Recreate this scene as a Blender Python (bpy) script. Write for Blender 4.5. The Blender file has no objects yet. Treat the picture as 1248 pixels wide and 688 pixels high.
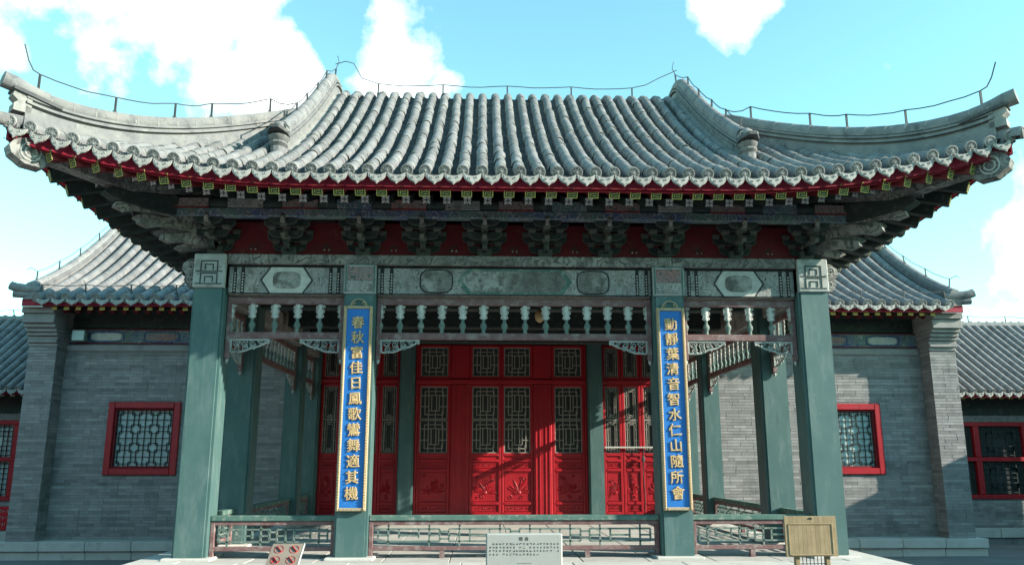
import bpy, bmesh, math, random
from mathutils import Vector, Matrix
R = math.radians
random.seed(7)
sc = bpy.context.scene
COL = sc.collection

# ------------------------------------------------------------------ camera
cam_d = bpy.data.cameras.new('camera'); cam = bpy.data.objects.new('camera', cam_d); COL.objects.link(cam)
cam.location = (-0.44, -10.55, 1.16)
cam.rotation_euler = (R(90 + 12.2), 0, R(-2.2))
cam_d.sensor_width = 36; cam_d.lens = 28.85; cam_d.clip_end = 3000; cam_d.clip_start = .05
sc.camera = cam

# ------------------------------------------------------------------ sun, sky, exposure
SUN = Vector((3.0, -1.0, 1.30)).normalized()
sd = bpy.data.lights.new('sun', 'SUN'); so = bpy.data.objects.new('sun', sd); COL.objects.link(so)
sd.energy = 5.0; sd.angle = R(.5); sd.color = (1, .92, .79)
so.rotation_euler = SUN.to_track_quat('Z', 'Y').to_euler(); so.location = (20, -8, 20)

w = bpy.data.worlds.new('World'); sc.world = w; w.use_nodes = True
nt = w.node_tree; nt.nodes.clear()
def N(nt, t, **k):
    n = nt.nodes.new(t)
    for a, b in k.items():
        if a in n.inputs: n.inputs[a].default_value = b
        else: setattr(n, a, b)
    return n
def L(nt, a, b): nt.links.new(a, b)
def mixc(nt, fac, a, b, mode='MIX'):
    n = nt.nodes.new('ShaderNodeMix'); n.data_type = 'RGBA'; n.blend_type = mode; n.clamp_factor = True
    for s, v in ((n.inputs[0], fac), (n.inputs[6], a), (n.inputs[7], b)):
        if isinstance(v, (int, float)): s.default_value = v
        elif isinstance(v, (tuple, list)): s.default_value = (*v[:3], 1)
        else: nt.links.new(v, s)
    return n.outputs[2]
def math_(nt, op, a, b=None, c=None, clamp=False):
    n = nt.nodes.new('ShaderNodeMath'); n.operation = op; n.use_clamp = clamp
    for i, v in enumerate((a, b, c)):
        if v is None: continue
        if isinstance(v, (int, float)): n.inputs[i].default_value = v
        else: nt.links.new(v, n.inputs[i])
    return n.outputs[0]
def ramp(nt, fac, p):
    n = nt.nodes.new('ShaderNodeValToRGB'); e = n.color_ramp.elements
    while len(e) < len(p): e.new(.5)
    for i, (x, v) in enumerate(p):
        e[i].position = x; e[i].color = (v, v, v, 1) if isinstance(v, (int, float)) else (*v, 1)
    nt.links.new(fac, n.inputs[0]); return n.outputs[0]

sky = N(nt, 'ShaderNodeTexSky', sky_type='NISHITA', sun_disc=False)
sky.sun_elevation = math.asin(SUN.z); sky.sun_rotation = math.atan2(SUN.x, SUN.y)
sky.air_density = 1.15; sky.dust_density = .1; sky.ozone_density = 1.0
tc = N(nt, 'ShaderNodeTexCoord')
hsv = N(nt, 'ShaderNodeHueSaturation', Saturation=1.0); L(nt, sky.outputs[0], hsv.inputs['Color'])
skyc = mixc(nt, 1, hsv.outputs[0], (.86, 1.33, 1.13), 'MULTIPLY')
n1 = N(nt, 'ShaderNodeTexNoise', Scale=8.0, Detail=10.0, Roughness=.56); L(nt, tc.outputs['Generated'], n1.inputs['Vector'])
# cloud banks: a few soft masses (direction, size) broken up by noise
def bank(d, r0, r1, k):
    v = nt.nodes.new('ShaderNodeVectorMath'); v.operation = 'DISTANCE'
    L(nt, tc.outputs['Generated'], v.inputs[0]); v.inputs[1].default_value = Vector(d).normalized()
    return math_(nt, 'MULTIPLY', ramp(nt, v.outputs['Value'], [(r0, 1), (r1, 0)]), k)
def pix(px, py):
    th, ya = R(12.2), R(2.2); x = (px - 624) / 1000; y = (344 - py) / 1000
    f = math.cos(th) - y * math.sin(th); u = math.sin(th) + y * math.cos(th)
    return (x * math.cos(ya) + f * math.sin(ya), -x * math.sin(ya) + f * math.cos(ya), u)
banks = [bank(pix(x, y), r0, r1 * 1.12, k + .08) for x, y, r0, r1, k in ((110, -25, .06, .17, .34), (260, -10, .04, .12, .32), (330, 85, .03, .10, .36), (240, 75, .03, .10, .34), (15, 55, .01, .09, .34),
         (480, 75, .02, .10, .35), (535, 110, .0, .06, .3), (890, -5, .02, .075, .38), (1225, 330, .05, .17, .32), (1200, 240, .0, .09, .28))]
s = banks[0]
for b in banks[1:]: s = math_(nt, 'MAXIMUM', s, b)
dens = math_(nt, 'ADD', n1.outputs[0], s)
cl = ramp(nt, dens, [(.735, 0), (.82, .45), (.98, 1)])
fin = mixc(nt, cl, skyc, (7., 7.15, 7.05))
bg = N(nt, 'ShaderNodeBackground', Strength=.15); L(nt, fin, bg.inputs[0])
wo = N(nt, 'ShaderNodeOutputWorld'); L(nt, bg.outputs[0], wo.inputs[0])
sc.view_settings.view_transform = 'Standard'; sc.view_settings.look = 'None'
sc.cycles.diffuse_bounces = 1; sc.cycles.max_bounces = 8
sc.view_settings.exposure = 1.1; sc.view_settings.gamma = 1

# ------------------------------------------------------------------ materials
def mat(name, c1, c2=None, scale=4., rough=.75, bump=.15, bscale=40., rnd=0., tone=0., dirt=None, dscale=2.5, dth=(.5, .68), spec=.3, streak=0., spots=()):
    m = bpy.data.materials.new(name); m.use_nodes = True; t = m.node_tree; p = t.nodes['Principled BSDF']
    g = N(t, 'ShaderNodeNewGeometry'); pos = g.outputs['Position']
    n = N(t, 'ShaderNodeTexNoise', Scale=scale, Detail=6.0, Roughness=.6); L(t, pos, n.inputs['Vector'])
    c2 = c2 or tuple(x * .7 for x in c1)
    col = mixc(t, ramp(t, n.outputs[0], [(.35, 0), (.65, 1)]), c1, c2)
    if dirt:
        d = N(t, 'ShaderNodeTexNoise', Scale=dscale, Detail=8.0, Roughness=.68)
        mp = N(t, 'ShaderNodeMapping'); mp.inputs['Location'].default_value = (3.1, 7.7, 1.3)
        mp.inputs['Scale'].default_value = (1, 1, 1 - streak); L(t, pos, mp.inputs[0]); L(t, mp.outputs[0], d.inputs['Vector'])
        col = mixc(t, ramp(t, d.outputs[0], [(dth[0], 0), (dth[1], 1)]), col, dirt)
    for (sc_, sx_, sz_, lo, hi, scol) in spots:      # flakes, scuffs and damp marks
        d = N(t, 'ShaderNodeTexNoise', Scale=sc_, Detail=7.0, Roughness=.6); mp = N(t, 'ShaderNodeMapping'); mp.inputs['Location'].default_value = (9.3, sc_, 4.4)
        mp.inputs['Scale'].default_value = (sx_, sx_, sz_); L(t, pos, mp.inputs[0]); L(t, mp.outputs[0], d.inputs['Vector'])
        col = mixc(t, ramp(t, d.outputs[0], [(lo, 0), (hi, 1)]), col, scol)
    if rnd or tone:
        v = 1.0
        if rnd:
            oi = N(t, 'ShaderNodeObjectInfo'); v = math_(t, 'MULTIPLY_ADD', oi.outputs['Random'], rnd, 1 - rnd / 2)
        if tone:
            at = N(t, 'ShaderNodeAttribute', attribute_name='tone')
            tv = math_(t, 'MULTIPLY_ADD', at.outputs['Fac'], tone, 1 - tone / 2)
            v = tv if v == 1.0 else math_(t, 'MULTIPLY', v, tv)
        h = N(t, 'ShaderNodeHueSaturation'); L(t, v, h.inputs['Value']); L(t, col, h.inputs['Color']); col = h.outputs[0]
    L(t, col, p.inputs['Base Color'])
    p.inputs['Roughness'].default_value = rough; p.inputs['Specular IOR Level'].default_value = spec
    if bump:
        b = N(t, 'ShaderNodeTexNoise', Scale=bscale, Detail=5.0, Roughness=.65); L(t, pos, b.inputs['Vector'])
        bn = N(t, 'ShaderNodeBump', Strength=bump, Distance=.01); L(t, b.outputs[0], bn.inputs['Height']); L(t, bn.outputs[0], p.inputs['Normal'])
    return m
def paintmat(name, bg1, bg2, line, lscale=14., thick=.05, worn=(.23, .23, .21), wth=(.5, .62)):
    """faded painted scrollwork: dark curling outlines on a pale ground, rubbed bare in patches"""
    m = bpy.data.materials.new(name); m.use_nodes = True; t = m.node_tree; p = t.nodes['Principled BSDF']
    g = N(t, 'ShaderNodeNewGeometry'); pos = g.outputs['Position']
    n = N(t, 'ShaderNodeTexNoise', Scale=5., Detail=4.0); L(t, pos, n.inputs['Vector'])
    off = nt_vec = t.nodes.new('ShaderNodeVectorMath'); off.operation = 'MULTIPLY_ADD'
    L(t, n.outputs['Color'], off.inputs[0]); off.inputs[1].default_value = (.16, .16, .16); L(t, pos, off.inputs[2])
    v = N(t, 'ShaderNodeTexNoise', Scale=lscale * .5, Detail=1.0, Roughness=.4); L(t, off.outputs[0], v.inputs['Vector'])
    sn = math_(t, 'ABSOLUTE', math_(t, 'SINE', math_(t, 'MULTIPLY', v.outputs[0], 26.)))
    ln = ramp(t, sn, [(thick * 6., 1), (thick * 9., 0)])
    n2 = N(t, 'ShaderNodeTexNoise', Scale=2.2, Detail=3.0); L(t, pos, n2.inputs['Vector'])
    col = mixc(t, ramp(t, n2.outputs[0], [(.42, 0), (.58, 1)]), bg1, bg2)
    col = mixc(t, ln, col, line)
    n3 = N(t, 'ShaderNodeTexNoise', Scale=6., Detail=9.0, Roughness=.75); L(t, pos, n3.inputs['Vector'])
    col = mixc(t, ramp(t, n3.outputs[0], [(wth[0], 0), (wth[1], 1)]), col, worn)
    L(t, col, p.inputs['Base Color']); p.inputs['Roughness'].default_value = .8
    bn = N(t, 'ShaderNodeBump', Strength=.3, Distance=.004); L(t, n3.outputs[0], bn.inputs['Height']); L(t, bn.outputs[0], p.inputs['Normal'])
    return m
MT = {}
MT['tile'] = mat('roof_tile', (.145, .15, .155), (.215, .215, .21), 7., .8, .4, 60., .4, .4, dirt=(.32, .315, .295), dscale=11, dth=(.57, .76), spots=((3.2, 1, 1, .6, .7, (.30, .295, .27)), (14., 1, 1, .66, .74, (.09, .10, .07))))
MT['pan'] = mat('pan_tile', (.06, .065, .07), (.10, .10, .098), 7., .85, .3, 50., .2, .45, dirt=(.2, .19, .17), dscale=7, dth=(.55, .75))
MT['cap'] = mat('tile_end', (.21, .21, .205), (.29, .285, .27), 16., .85, .5, 70., .3, dirt=(.12, .12, .12), dscale=25, dth=(.55, .7))
MT['drip'] = mat('drip_tile_face', (.28, .275, .255), (.35, .34, .315), 16., .88, .5, 70., .25, dirt=(.16, .16, .15), dscale=30, dth=(.56, .7))
MT['oldwhite'] = mat('weathered_white', (.42, .44, .41), (.33, .355, .34), 6., .85, .3, 50., dirt=(.15, .17, .16), dscale=7, dth=(.52, .7))
MT['lime'] = mat('lime_mortar', (.33, .325, .30), (.24, .24, .225), 9., .9, .4, 50., dirt=(.17, .17, .165), dscale=5, dth=(.5, .7))
MT['ridge'] = mat('ridge_tile', (.165, .17, .175), (.235, .235, .225), 5., .85, .35, 45., .15, dirt=(.09, .095, .1), dscale=6, dth=(.52, .7), spots=((18., 1, 1, .62, .72, (.34, .335, .31)),))
MT['green'] = mat('green_column_paint', (.056, .122, .118), (.072, .142, .134), 2.2, .55, .12, 60., dirt=(.14, .2, .19), dscale=7, dth=(.5, .78), streak=.75, spots=((26., 1, .8, .69, .74, (.3, .32, .29)), (5., 3, .25, .62, .72, (.04, .075, .07)), (3., 6, .15, .64, .7, (.11, .17, .16))), spec=.4)
MT['greend'] = mat('green_rail_paint', (.06, .13, .11), (.1, .18, .15), 8., .7, .3, 60., dirt=(.32, .34, .29), dscale=11, dth=(.52, .7))
MT['lattice'] = mat('lattice_green_paint', (.10, .155, .138), (.14, .19, .165), 8., .7, .25, 60., dirt=(.3, .31, .27), dscale=11, dth=(.52, .7))
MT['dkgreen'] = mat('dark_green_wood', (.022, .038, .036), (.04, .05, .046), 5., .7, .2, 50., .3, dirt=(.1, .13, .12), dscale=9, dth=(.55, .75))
MT['brk'] = mat('dark_bracket_paint', (.075, .085, .078), (.12, .125, .11), 9., .85, .3, 60., .3, dirt=(.2, .19, .165), dscale=14, dth=(.58, .72))  # darker grey paint for the bracket sets, with paler mottling
MT['flwhite'] = mat('flower_white', (.6, .61, .6), (.5, .51, .5), 9., .8, 0)
MT['red'] = mat('red_lacquer', (.40, .009, .018), (.31, .006, .014), 3., .42, .06, 40., dirt=(.33, .03, .03), dscale=5, dth=(.55, .8), spec=.45, spots=((30., 1, .7, .68, .74, (.38, .12, .10)), (6., 4, .3, .62, .72, (.22, .012, .016))))
MT['redold'] = mat('old_red_paint', (.19, .016, .022), (.12, .016, .02), 5., .7, .2, 50., dirt=(.16, .05, .045), dscale=6, dth=(.55, .75))
MT['mauve'] = mat('faded_red_rail', (.2, .125, .12), (.15, .075, .075), 9., .75, .2, 60., dirt=(.3, .26, .24), dscale=8, dth=(.5, .7))
MT['brick'] = mat('grey_brick', (.235, .235, .232), (.285, .28, .27), 6., .9, .5, 60., .1, .7, dirt=(.33, .32, .30), dscale=2.2, dth=(.56, .75), spots=((1.3, 1.6, .7, .56, .7, (.17, .172, .175)), (4., 2.5, .3, .63, .72, (.15, .15, .15)), (9., 1, 1, .66, .74, (.4, .39, .36))))
MT['mort'] = mat('brick_joint', (.26, .26, .25), (.15, .15, .15), 12., .95, .3, 60.)
MT['stone'] = mat('pale_stone', (.55, .535, .485), (.47, .46, .42), 3., .85, .4, 35., .14, .2, dirt=(.33, .32, .3), dscale=5, dth=(.55, .75))
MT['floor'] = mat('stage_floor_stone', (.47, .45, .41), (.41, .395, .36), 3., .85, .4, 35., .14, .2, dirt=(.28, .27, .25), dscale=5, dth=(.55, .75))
MT['ground'] = mat('courtyard_paving', (.22, .215, .205), (.17, .17, .165), 2., .9, .4, 25., .15, .25)
MT['gold'] = mat('gold_leaf', (.62, .44, .22), (.52, .35, .16), 30., .45, .3, 90., spec=.5)
MT['goldrim'] = mat('worn_gilt_frame', (.47, .38, .24), (.34, .26, .15), 40., .55, .6, 120., spec=.5)
MT['blue'] = mat('blue_board', (.02, .15, .46), (.026, .18, .52), 3., .5, .05, 40., dirt=(.08, .25, .6), dscale=9, dth=(.62, .85))
MT['bluep'] = mat('blue_paint', (.03, .06, .2), (.05, .09, .16), 6., .8)
MT['white'] = mat('old_white_paint', (.55, .55, .5), (.42, .43, .4), 9., .8, .2, 50., .15)
MT['black'] = mat('black_paint', (.022, .024, .024), None, 6., .7)
MT['iron'] = mat('iron_wire', (.075, .08, .08), None, 6., .6)
MT['goldg'] = mat('fret_gilt', (.52, .44, .12), (.4, .36, .1), 30., .6)
MT['fretg'] = mat('fret_green', (.03, .06, .035), (.045, .075, .045), 14., .7)
MT['pane'] = mat('window_paper_glass', (.42, .56, .55), (.34, .47, .47), 3., .25, 0, spec=.5)
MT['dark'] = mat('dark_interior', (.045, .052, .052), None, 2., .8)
MT['doorlat'] = mat('door_lattice_wood', (.27, .255, .225), (.33, .31, .27), 8., .75, .2, 60.)
MT['wood'] = mat('sign_wood', (.34, .26, .15), (.27, .2, .11), 10., .7, .2, 60., .25)
MT['inkgrey'] = mat('faded_ink', (.12, .125, .115), None, 9., .8)
MT['tan'] = mat('tan_sign_plate', (.26, .215, .17), (.22, .18, .145), 5., .5, .05)
MT['notice'] = mat('stone_notice', (.40, .41, .375), (.35, .36, .335), 4., .6, .1, 50., dirt=(.38, .38, .34), dscale=4)
MT['sred'] = mat('sign_red', (.6, .02, .03), None, 5., .5)
MT['paint'] = paintmat('painted_scrolls', (.36, .35, .32), (.27, .285, .275), (.11, .11, .10), 19., .04, (.16, .15, .135), (.5, .62))
MT['paintc'] = paintmat('painted_cartouche', (.15, .15, .135), (.33, .34, .315), (.24, .23, .2), 14., .03, (.10, .095, .085), (.47, .6))
MT['paintb'] = paintmat('painted_blue_band', (.07, .10, .2), (.09, .17, .15), (.26, .27, .27), 12., .05, (.12, .12, .12))
MT['paintr'] = paintmat('painted_red_panel', (.3, .16, .15), (.26, .2, .19), (.06, .1, .09), 13., .05, (.24, .2, .19))
MT['painty'] = paintmat('painted_plate_band', (.29, .285, .265), (.2, .2, .185), (.08, .08, .075), 9., .05, (.10, .10, .095), (.47, .6))
MT['grass'] = mat('hut_plaster', (.3, .3, .29), None, 3.)

# ------------------------------------------------------------------ mesh builder
class MB:
    def __init__(s): s.v = []; s.f = []; s.m = []; s.t = []; s.tone = .5; s.slot = 0
    def q(s, pts, faces):
        o = len(s.v); s.v += [tuple(p) for p in pts]
        for fc in faces: s.f.append([o + i for i in fc]); s.m.append(s.slot); s.t.append(s.tone)
    def box(s, x0, x1, y0, y1, z0, z1):
        s.q([(x0, y0, z0), (x1, y0, z0), (x1, y1, z0), (x0, y1, z0), (x0, y0, z1), (x1, y0, z1), (x1, y1, z1), (x0, y1, z1)],
            [(3, 2, 1, 0), (4, 5, 6, 7), (0, 1, 5, 4), (1, 2, 6, 5), (2, 3, 7, 6), (3, 0, 4, 7)]); return s
    def tbox(s, x0, x1, y0, y1, z0, z1, b=.01):
        """box with chamfered edges at the front and top"""
        bm = bmesh.new(); bmesh.ops.create_cube(bm, size=1)
        for v in bm.verts: v.co = Vector(((x0 + x1) / 2 + v.co.x * (x1 - x0), (y0 + y1) / 2 + v.co.y * (y1 - y0), (z0 + z1) / 2 + v.co.z * (z1 - z0)))
        bmesh.ops.bevel(bm, geom=bm.edges[:], offset=b, segments=1, affect='EDGES')
        s.q([v.co for v in bm.verts], [[v.index for v in f.verts] for f in bm.faces]); bm.free(); return s
    def bar(s, p, q, w, h, up=(0, 0, 1)):
        p = Vector(p); q = Vector(q); d = (q - p).normalized(); x = d.cross(Vector(up))
        if x.length < 1e-4: x = d.cross(Vector((1, 0, 0)))
        x.normalize(); z = x.cross(d); a = x * w / 2; b = z * h / 2
        s.q([p - a - b, p + a - b, p + a + b, p - a + b, q - a - b, q + a - b, q + a + b, q - a + b],
            [(0, 1, 2, 3), (7, 6, 5, 4), (1, 0, 4, 5), (2, 1, 5, 6), (3, 2, 6, 7), (0, 3, 7, 4)]); return s
    def prism(s, pts, ext):
        n = len(pts); e = Vector(ext); a = [Vector(p) for p in pts]
        s.q(a + [p + e for p in a], [list(range(n))[::-1], list(range(n, 2 * n))] + [(i, (i + 1) % n, n + (i + 1) % n, n + i) for i in range(n)]); return s
    def tube(s, pts, r, n=5, cap=True):
        pts = [Vector(p) for p in pts]; rs = r if isinstance(r, (list, tuple)) else [r] * len(pts); o = []
        for i, p in enumerate(pts):
            d = (pts[min(i + 1, len(pts) - 1)] - pts[max(i - 1, 0)]).normalized()
            x = d.cross(Vector((0, 0, 1)))
            if x.length < .05: x = d.cross(Vector((0, 1, 0)))
            x.normalize(); y = d.cross(x)
            for k in range(n):
                a = 2 * math.pi * k / n; o.append(p + x * rs[i] * math.cos(a) + y * rs[i] * math.sin(a))
        m = len(pts); fc = [(i * n + k, i * n + (k + 1) % n, (i + 1) * n + (k + 1) % n, (i + 1) * n + k) for i in range(m - 1) for k in range(n)]
        if cap: fc += [list(range(n))[::-1], list(range((m - 1) * n, m * n))]
        s.q(o, fc); return s
    def lathe(s, prof, c, n=8, ys=1.):
        o = [(c[0] + r * math.cos(2 * math.pi * k / n), c[1] + r * ys * math.sin(2 * math.pi * k / n), c[2] + z) for r, z in prof for k in range(n)]
        m = len(prof); fc = [(i * n + k, i * n + (k + 1) % n, (i + 1) * n + (k + 1) % n, (i + 1) * n + k) for i in range(m - 1) for k in range(n)]
        fc += [list(range(n))[::-1], list(range((m - 1) * n, m * n))]; s.q(o, fc); return s
    def sweep(s, path, prof, side, up=(0, 0, 1), scale=None):
        """profile (u,w) swept along path; side = horizontal vector for u"""
        n = len(prof); sd_ = Vector(side); u = Vector(up); o = []
        for i, p in enumerate(path):
            k = scale[i] if scale else 1
            for a, b in prof: o.append(Vector(p) + sd_ * a + u * b * k)
        m = len(path); fc = [(i * n + k, i * n + (k + 1) % n, (i + 1) * n + (k + 1) % n, (i + 1) * n + k) for i in range(m - 1) for k in range(n)]
        fc += [list(range(n))[::-1], list(range((m - 1) * n, m * n))]; s.q(o, fc); return s
    def add(s, o, M=None):
        k = len(s.v); s.v += [tuple(M @ Vector(p)) if M else p for p in o.v]
        s.f += [[k + i for i in fc] for fc in o.f]; s.m += o.m; s.t += [s.tone] * len(o.f) if s.tone != .5 else o.t; return s
    def mesh(s, name, mats, smooth=None):
        me = bpy.data.meshes.new(name); me.from_pydata(s.v, [], s.f)
        for k in (mats if isinstance(mats, (list, tuple)) else [mats]): me.materials.append(MT[k])
        me.polygons.foreach_set('material_index', s.m)
        a = me.attributes.new('tone', 'FLOAT', 'FACE'); a.data.foreach_set('value', s.t)
        bm = bmesh.new(); bm.from_mesh(me); bmesh.ops.recalc_face_normals(bm, faces=bm.faces[:]); bm.to_mesh(me); bm.free()
        if smooth:
            me.polygons.foreach_set('use_smooth', [True] * len(me.polygons)); me.set_sharp_from_angle(angle=R(smooth))
        me.update(); return me
    def build(s, name, mats, parent=None, smooth=None): return place(name, s.mesh(name, mats, smooth), parent)
def place(name, me, parent=None, M=None):
    o = bpy.data.objects.new(name, me); COL.objects.link(o)
    if M is not None: o.matrix_local = M
    if parent:
        o.parent = parent
        if parent.get('base'): o.matrix_parent_inverse = Matrix.Translation(-Vector(parent['base']))
    return o
def thing(name, label, cat, base=(0, 0, 0), group=None):
    o = bpy.data.objects.new(name, None); COL.objects.link(o); o.location = base; o.empty_display_size = .2
    o['base'] = base; o['label'] = label; o['category'] = cat
    if group: o['group'] = group
    return o
def tag(o, label, cat, group=None):
    o['label'] = label; o['category'] = cat
    if group: o['group'] = group
    return o
def struct(o): o['kind'] = 'structure'; return o
def stuff(o): o['kind'] = 'stuff'; return o
def T(x, y, z): return Matrix.Translation((x, y, z))
def text_mesh(ch, size, depth, matn, bold=0.):
    cu = bpy.data.curves.new('glyph', 'FONT'); cu.body = ch; cu.size = size; cu.extrude = depth / 2; cu.bevel_depth = bold; cu.bevel_resolution = 0
    cu.align_x = 'CENTER'; cu.align_y = 'CENTER'; cu.resolution_u = 3
    o = bpy.data.objects.new('glyph', cu); COL.objects.link(o); dg = bpy.context.evaluated_depsgraph_get()
    me = bpy.data.meshes.new_from_object(o.evaluated_get(dg)); COL.objects.unlink(o); bpy.data.objects.remove(o)
    me.materials.clear(); me.materials.append(MT[matn]); return me

def spiral(mb, cx, cz, r, turns, a0, y, th, sgn=1, nx=14):
    pts = []
    for i in range(nx + 1):
        t = i / nx; rr = r * (1 - .85 * t); a = a0 + sgn * turns * 2 * math.pi * t
        pts.append((cx + rr * math.cos(a), y, cz + rr * math.sin(a)))
    mb.tube(pts, [th * (1 - .4 * i / nx) for i in range(nx + 1)], 4)
def brickwall(mb, x0, x1, z0, z1, y, face=(0, -1), bl=.27, bh=.061, j=.007, holes=(), depth=.02, axis='x'):
    """real bricks standing proud of a joint plane; axis x: wall facing -y ; axis y: wall facing +-x"""
    row = 0; z = z0; jv = .0035
    while z < z1 - .01:
        zt = min(z + bh, z1); rt_ = random.random(); x = x0 - (bl / 2 if row % 2 else 0) - random.uniform(0, .03)
        while x < x1:
            l = bl * random.choice((1, 1, 1, 1, 1, 1, .5)); a = max(x, x0); b = min(x + l, x1)
            segs = [(a, b)]
            for (hx0, hx1, hz0, hz1) in holes:
                if zt > hz0 and z < hz1:
                    ns = []
                    for p, q in segs:
                        if q <= hx0 or p >= hx1: ns.append((p, q)); continue
                        if p < hx0: ns.append((p, hx0))
                        if q > hx1: ns.append((hx1, q))
                    segs = ns
            for p, q in segs:
                if q - p > .02:
                    mb.tone = .5 * rt_ + .5 * random.random(); d = random.uniform(-.003, .003)
                    if axis == 'x': mb.box(p + jv / 2, q - jv / 2, y - d, y + depth, z + j / 2, zt - j / 2)
                    else: mb.box(y - d * face[0] if face[0] < 0 else y - depth, y + depth if face[0] < 0 else y + d, p + j / 2, q - j / 2, z + j / 2, zt - j / 2)
            x += l
        z += bh; row += 1
    mb.tone = .5

GZ = -.72     # courtyard ground; 0 is the stage floor
# ------------------------------------------------------------------ ground and platforms
m = MB(); m.box(-400, 400, -400, 600, GZ - .3, GZ); gr = struct(m.build('ground', 'ground'))
base_sl = MB().tbox(-.445, .445, -.445, .445, -.02, .012, .006).mesh('slab', 'ground')
for i in range(-6, 7):
    for k in range(6):
        o = place('slab', base_sl, gr, T(i * .9, -7.2 + k * .9, GZ)); 
m = MB(); m.box(-4.42, 4.42, -1.02, 6.6, GZ, -.12); pf = struct(m.build('stage_platform', 'stone'))
for i in range(7):                                                # edge stones
    x0 = -4.5 + i * 9 / 7
    MB().tbox(x0 + .003, x0 + 9 / 7 - .003, -1.1, -.52, -.14, .0, .008).build('edge_stone', 'stone', pf)
for sx in (-1, 1):
    for k in range(5):
        y0 = -.515 + k * 1.42
        MB().tbox(min(sx * 4.5, sx * 3.95), max(sx * 4.5, sx * 3.95), y0 + .003, y0 + 1.414, -.14, -.001, .008).build('edge_stone', 'stone', pf)
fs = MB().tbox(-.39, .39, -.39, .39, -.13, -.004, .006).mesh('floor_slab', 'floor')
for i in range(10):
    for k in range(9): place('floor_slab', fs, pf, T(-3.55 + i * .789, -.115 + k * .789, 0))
for i in range(9):                                                # coursed face stones of the platform front
    for r in range(2):
        x0 = -4.45 + i * .99 - (.4 if r else 0)
        MB().tbox(max(x0, -4.45) + .004, min(x0 + .99, 4.45) - .004, -1.05, -.9, GZ + r * .29 + .003, GZ + r * .29 + .285, .008).build('face_stone', 'stone', pf)

# ------------------------------------------------------------------ stage pavilion
PAV = thing('stage_pavilion', 'open opera stage pavilion with green columns and sweeping grey tiled roof', 'pavilion', (0, 0, 0))
YC = 3.2
def P(d):
    if d < 4.1: return 4.40 + .50 * d + .043 * d * d
    k = min(d, 4.75) - 4.1; s0 = .50 + .086 * 4.1
    return 4.40 + .50 * 4.1 + .043 * 4.1 ** 2 + s0 * k - s0 * k * k / 1.3
def gl(c): return max(0., min(1.15, 1 - c / 3.55)) ** 2.3
def eaveY(X): return -1.55 - .28 * gl(5.73 - abs(X))
def surf(X, Y):
    """front slope"""
    yy = Y if Y <= YC else 2 * YC - Y
    g = gl(5.73 - abs(X)); d = yy + 1.55; dd = yy - eaveY(X)
    return P(d) + .56 * g * max(0., 1 - dd / 2.6) ** 1.5
def sideX(Y): return 5.45 + .28 * gl(Y + 1.83)
def surfS(X, Y):
    g = gl(Y + 1.83); d = 5.45 - abs(X); dd = sideX(Y) - abs(X)
    return P(d) + .56 * g * max(0., 1 - dd / 2.6) ** 1.5
GX = 3.09
SP = .218

# -- columns
def colprof(h):
    n = .03; return [(-h, -h + n), (-h + n, -h + n), (-h + n, -h), (h - n, -h), (h - n, -h + n), (h, -h + n), (h, h - n), (h - n, h - n), (h - n, h), (-h + n, h), (-h + n, h - n), (-h, h - n)]
def column(x, y, z1, h=.2, base=True):
    mb = MB(); mb.prism([(x + a, y + b, 0.02) for a, b in colprof(h)], (0, 0, z1 - .02)); c = mb.build('column', 'green', PAV)
    if base: MB().tbox(x - h - .09, x + h + .09, y - h - .09, y + h + .09, -.05, .025, .012).build('base_stone', 'stone', c)
    return c
for x in (-3.9, -1.99, 1.99, 3.9): column(x, 0, 3.62)
for sx in (-1, 1):
    column(sx * 3.9, 1.65, 3.62); column(sx * 3.9, 5.02, 3.62, .165)

# -- painted beams over the columns
def hexpts(cx, w, z0, z1, cut): 
    return [(cx - w / 2, (z0 + z1) / 2), (cx - w / 2 + cut, z1), (cx + w / 2 - cut, z1), (cx + w / 2, (z0 + z1) / 2), (cx + w / 2 - cut, z0), (cx - w / 2 + cut, z0)]
def outline(mb, pts, y, w=.016, t=.008):
    for a, b in zip(pts, pts[1:] + pts[:1]): mb.bar((a[0], y, a[1]), (b[0], y, b[1]), t, w, (0, 0, 1) if abs(a[0] - b[0]) > abs(a[1] - b[1]) * .2 else (1, 0, 0))
def round_pts(cx, cz, rx, rz, lob=0):
    return [(cx + rx * math.cos(a) * (1 + lob * math.cos(4 * a)), cz + rz * math.sin(a) * (1 + lob * math.cos(4 * a))) for a in [2 * math.pi * i / 20 for i in range(20)]]
def panel(name, pts, y, mt, par, t=.006):
    mb = MB(); mb.prism([(p[0], y, p[1]) for p in pts], (0, -t, 0)); return mb.build(name, mt, par)
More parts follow.
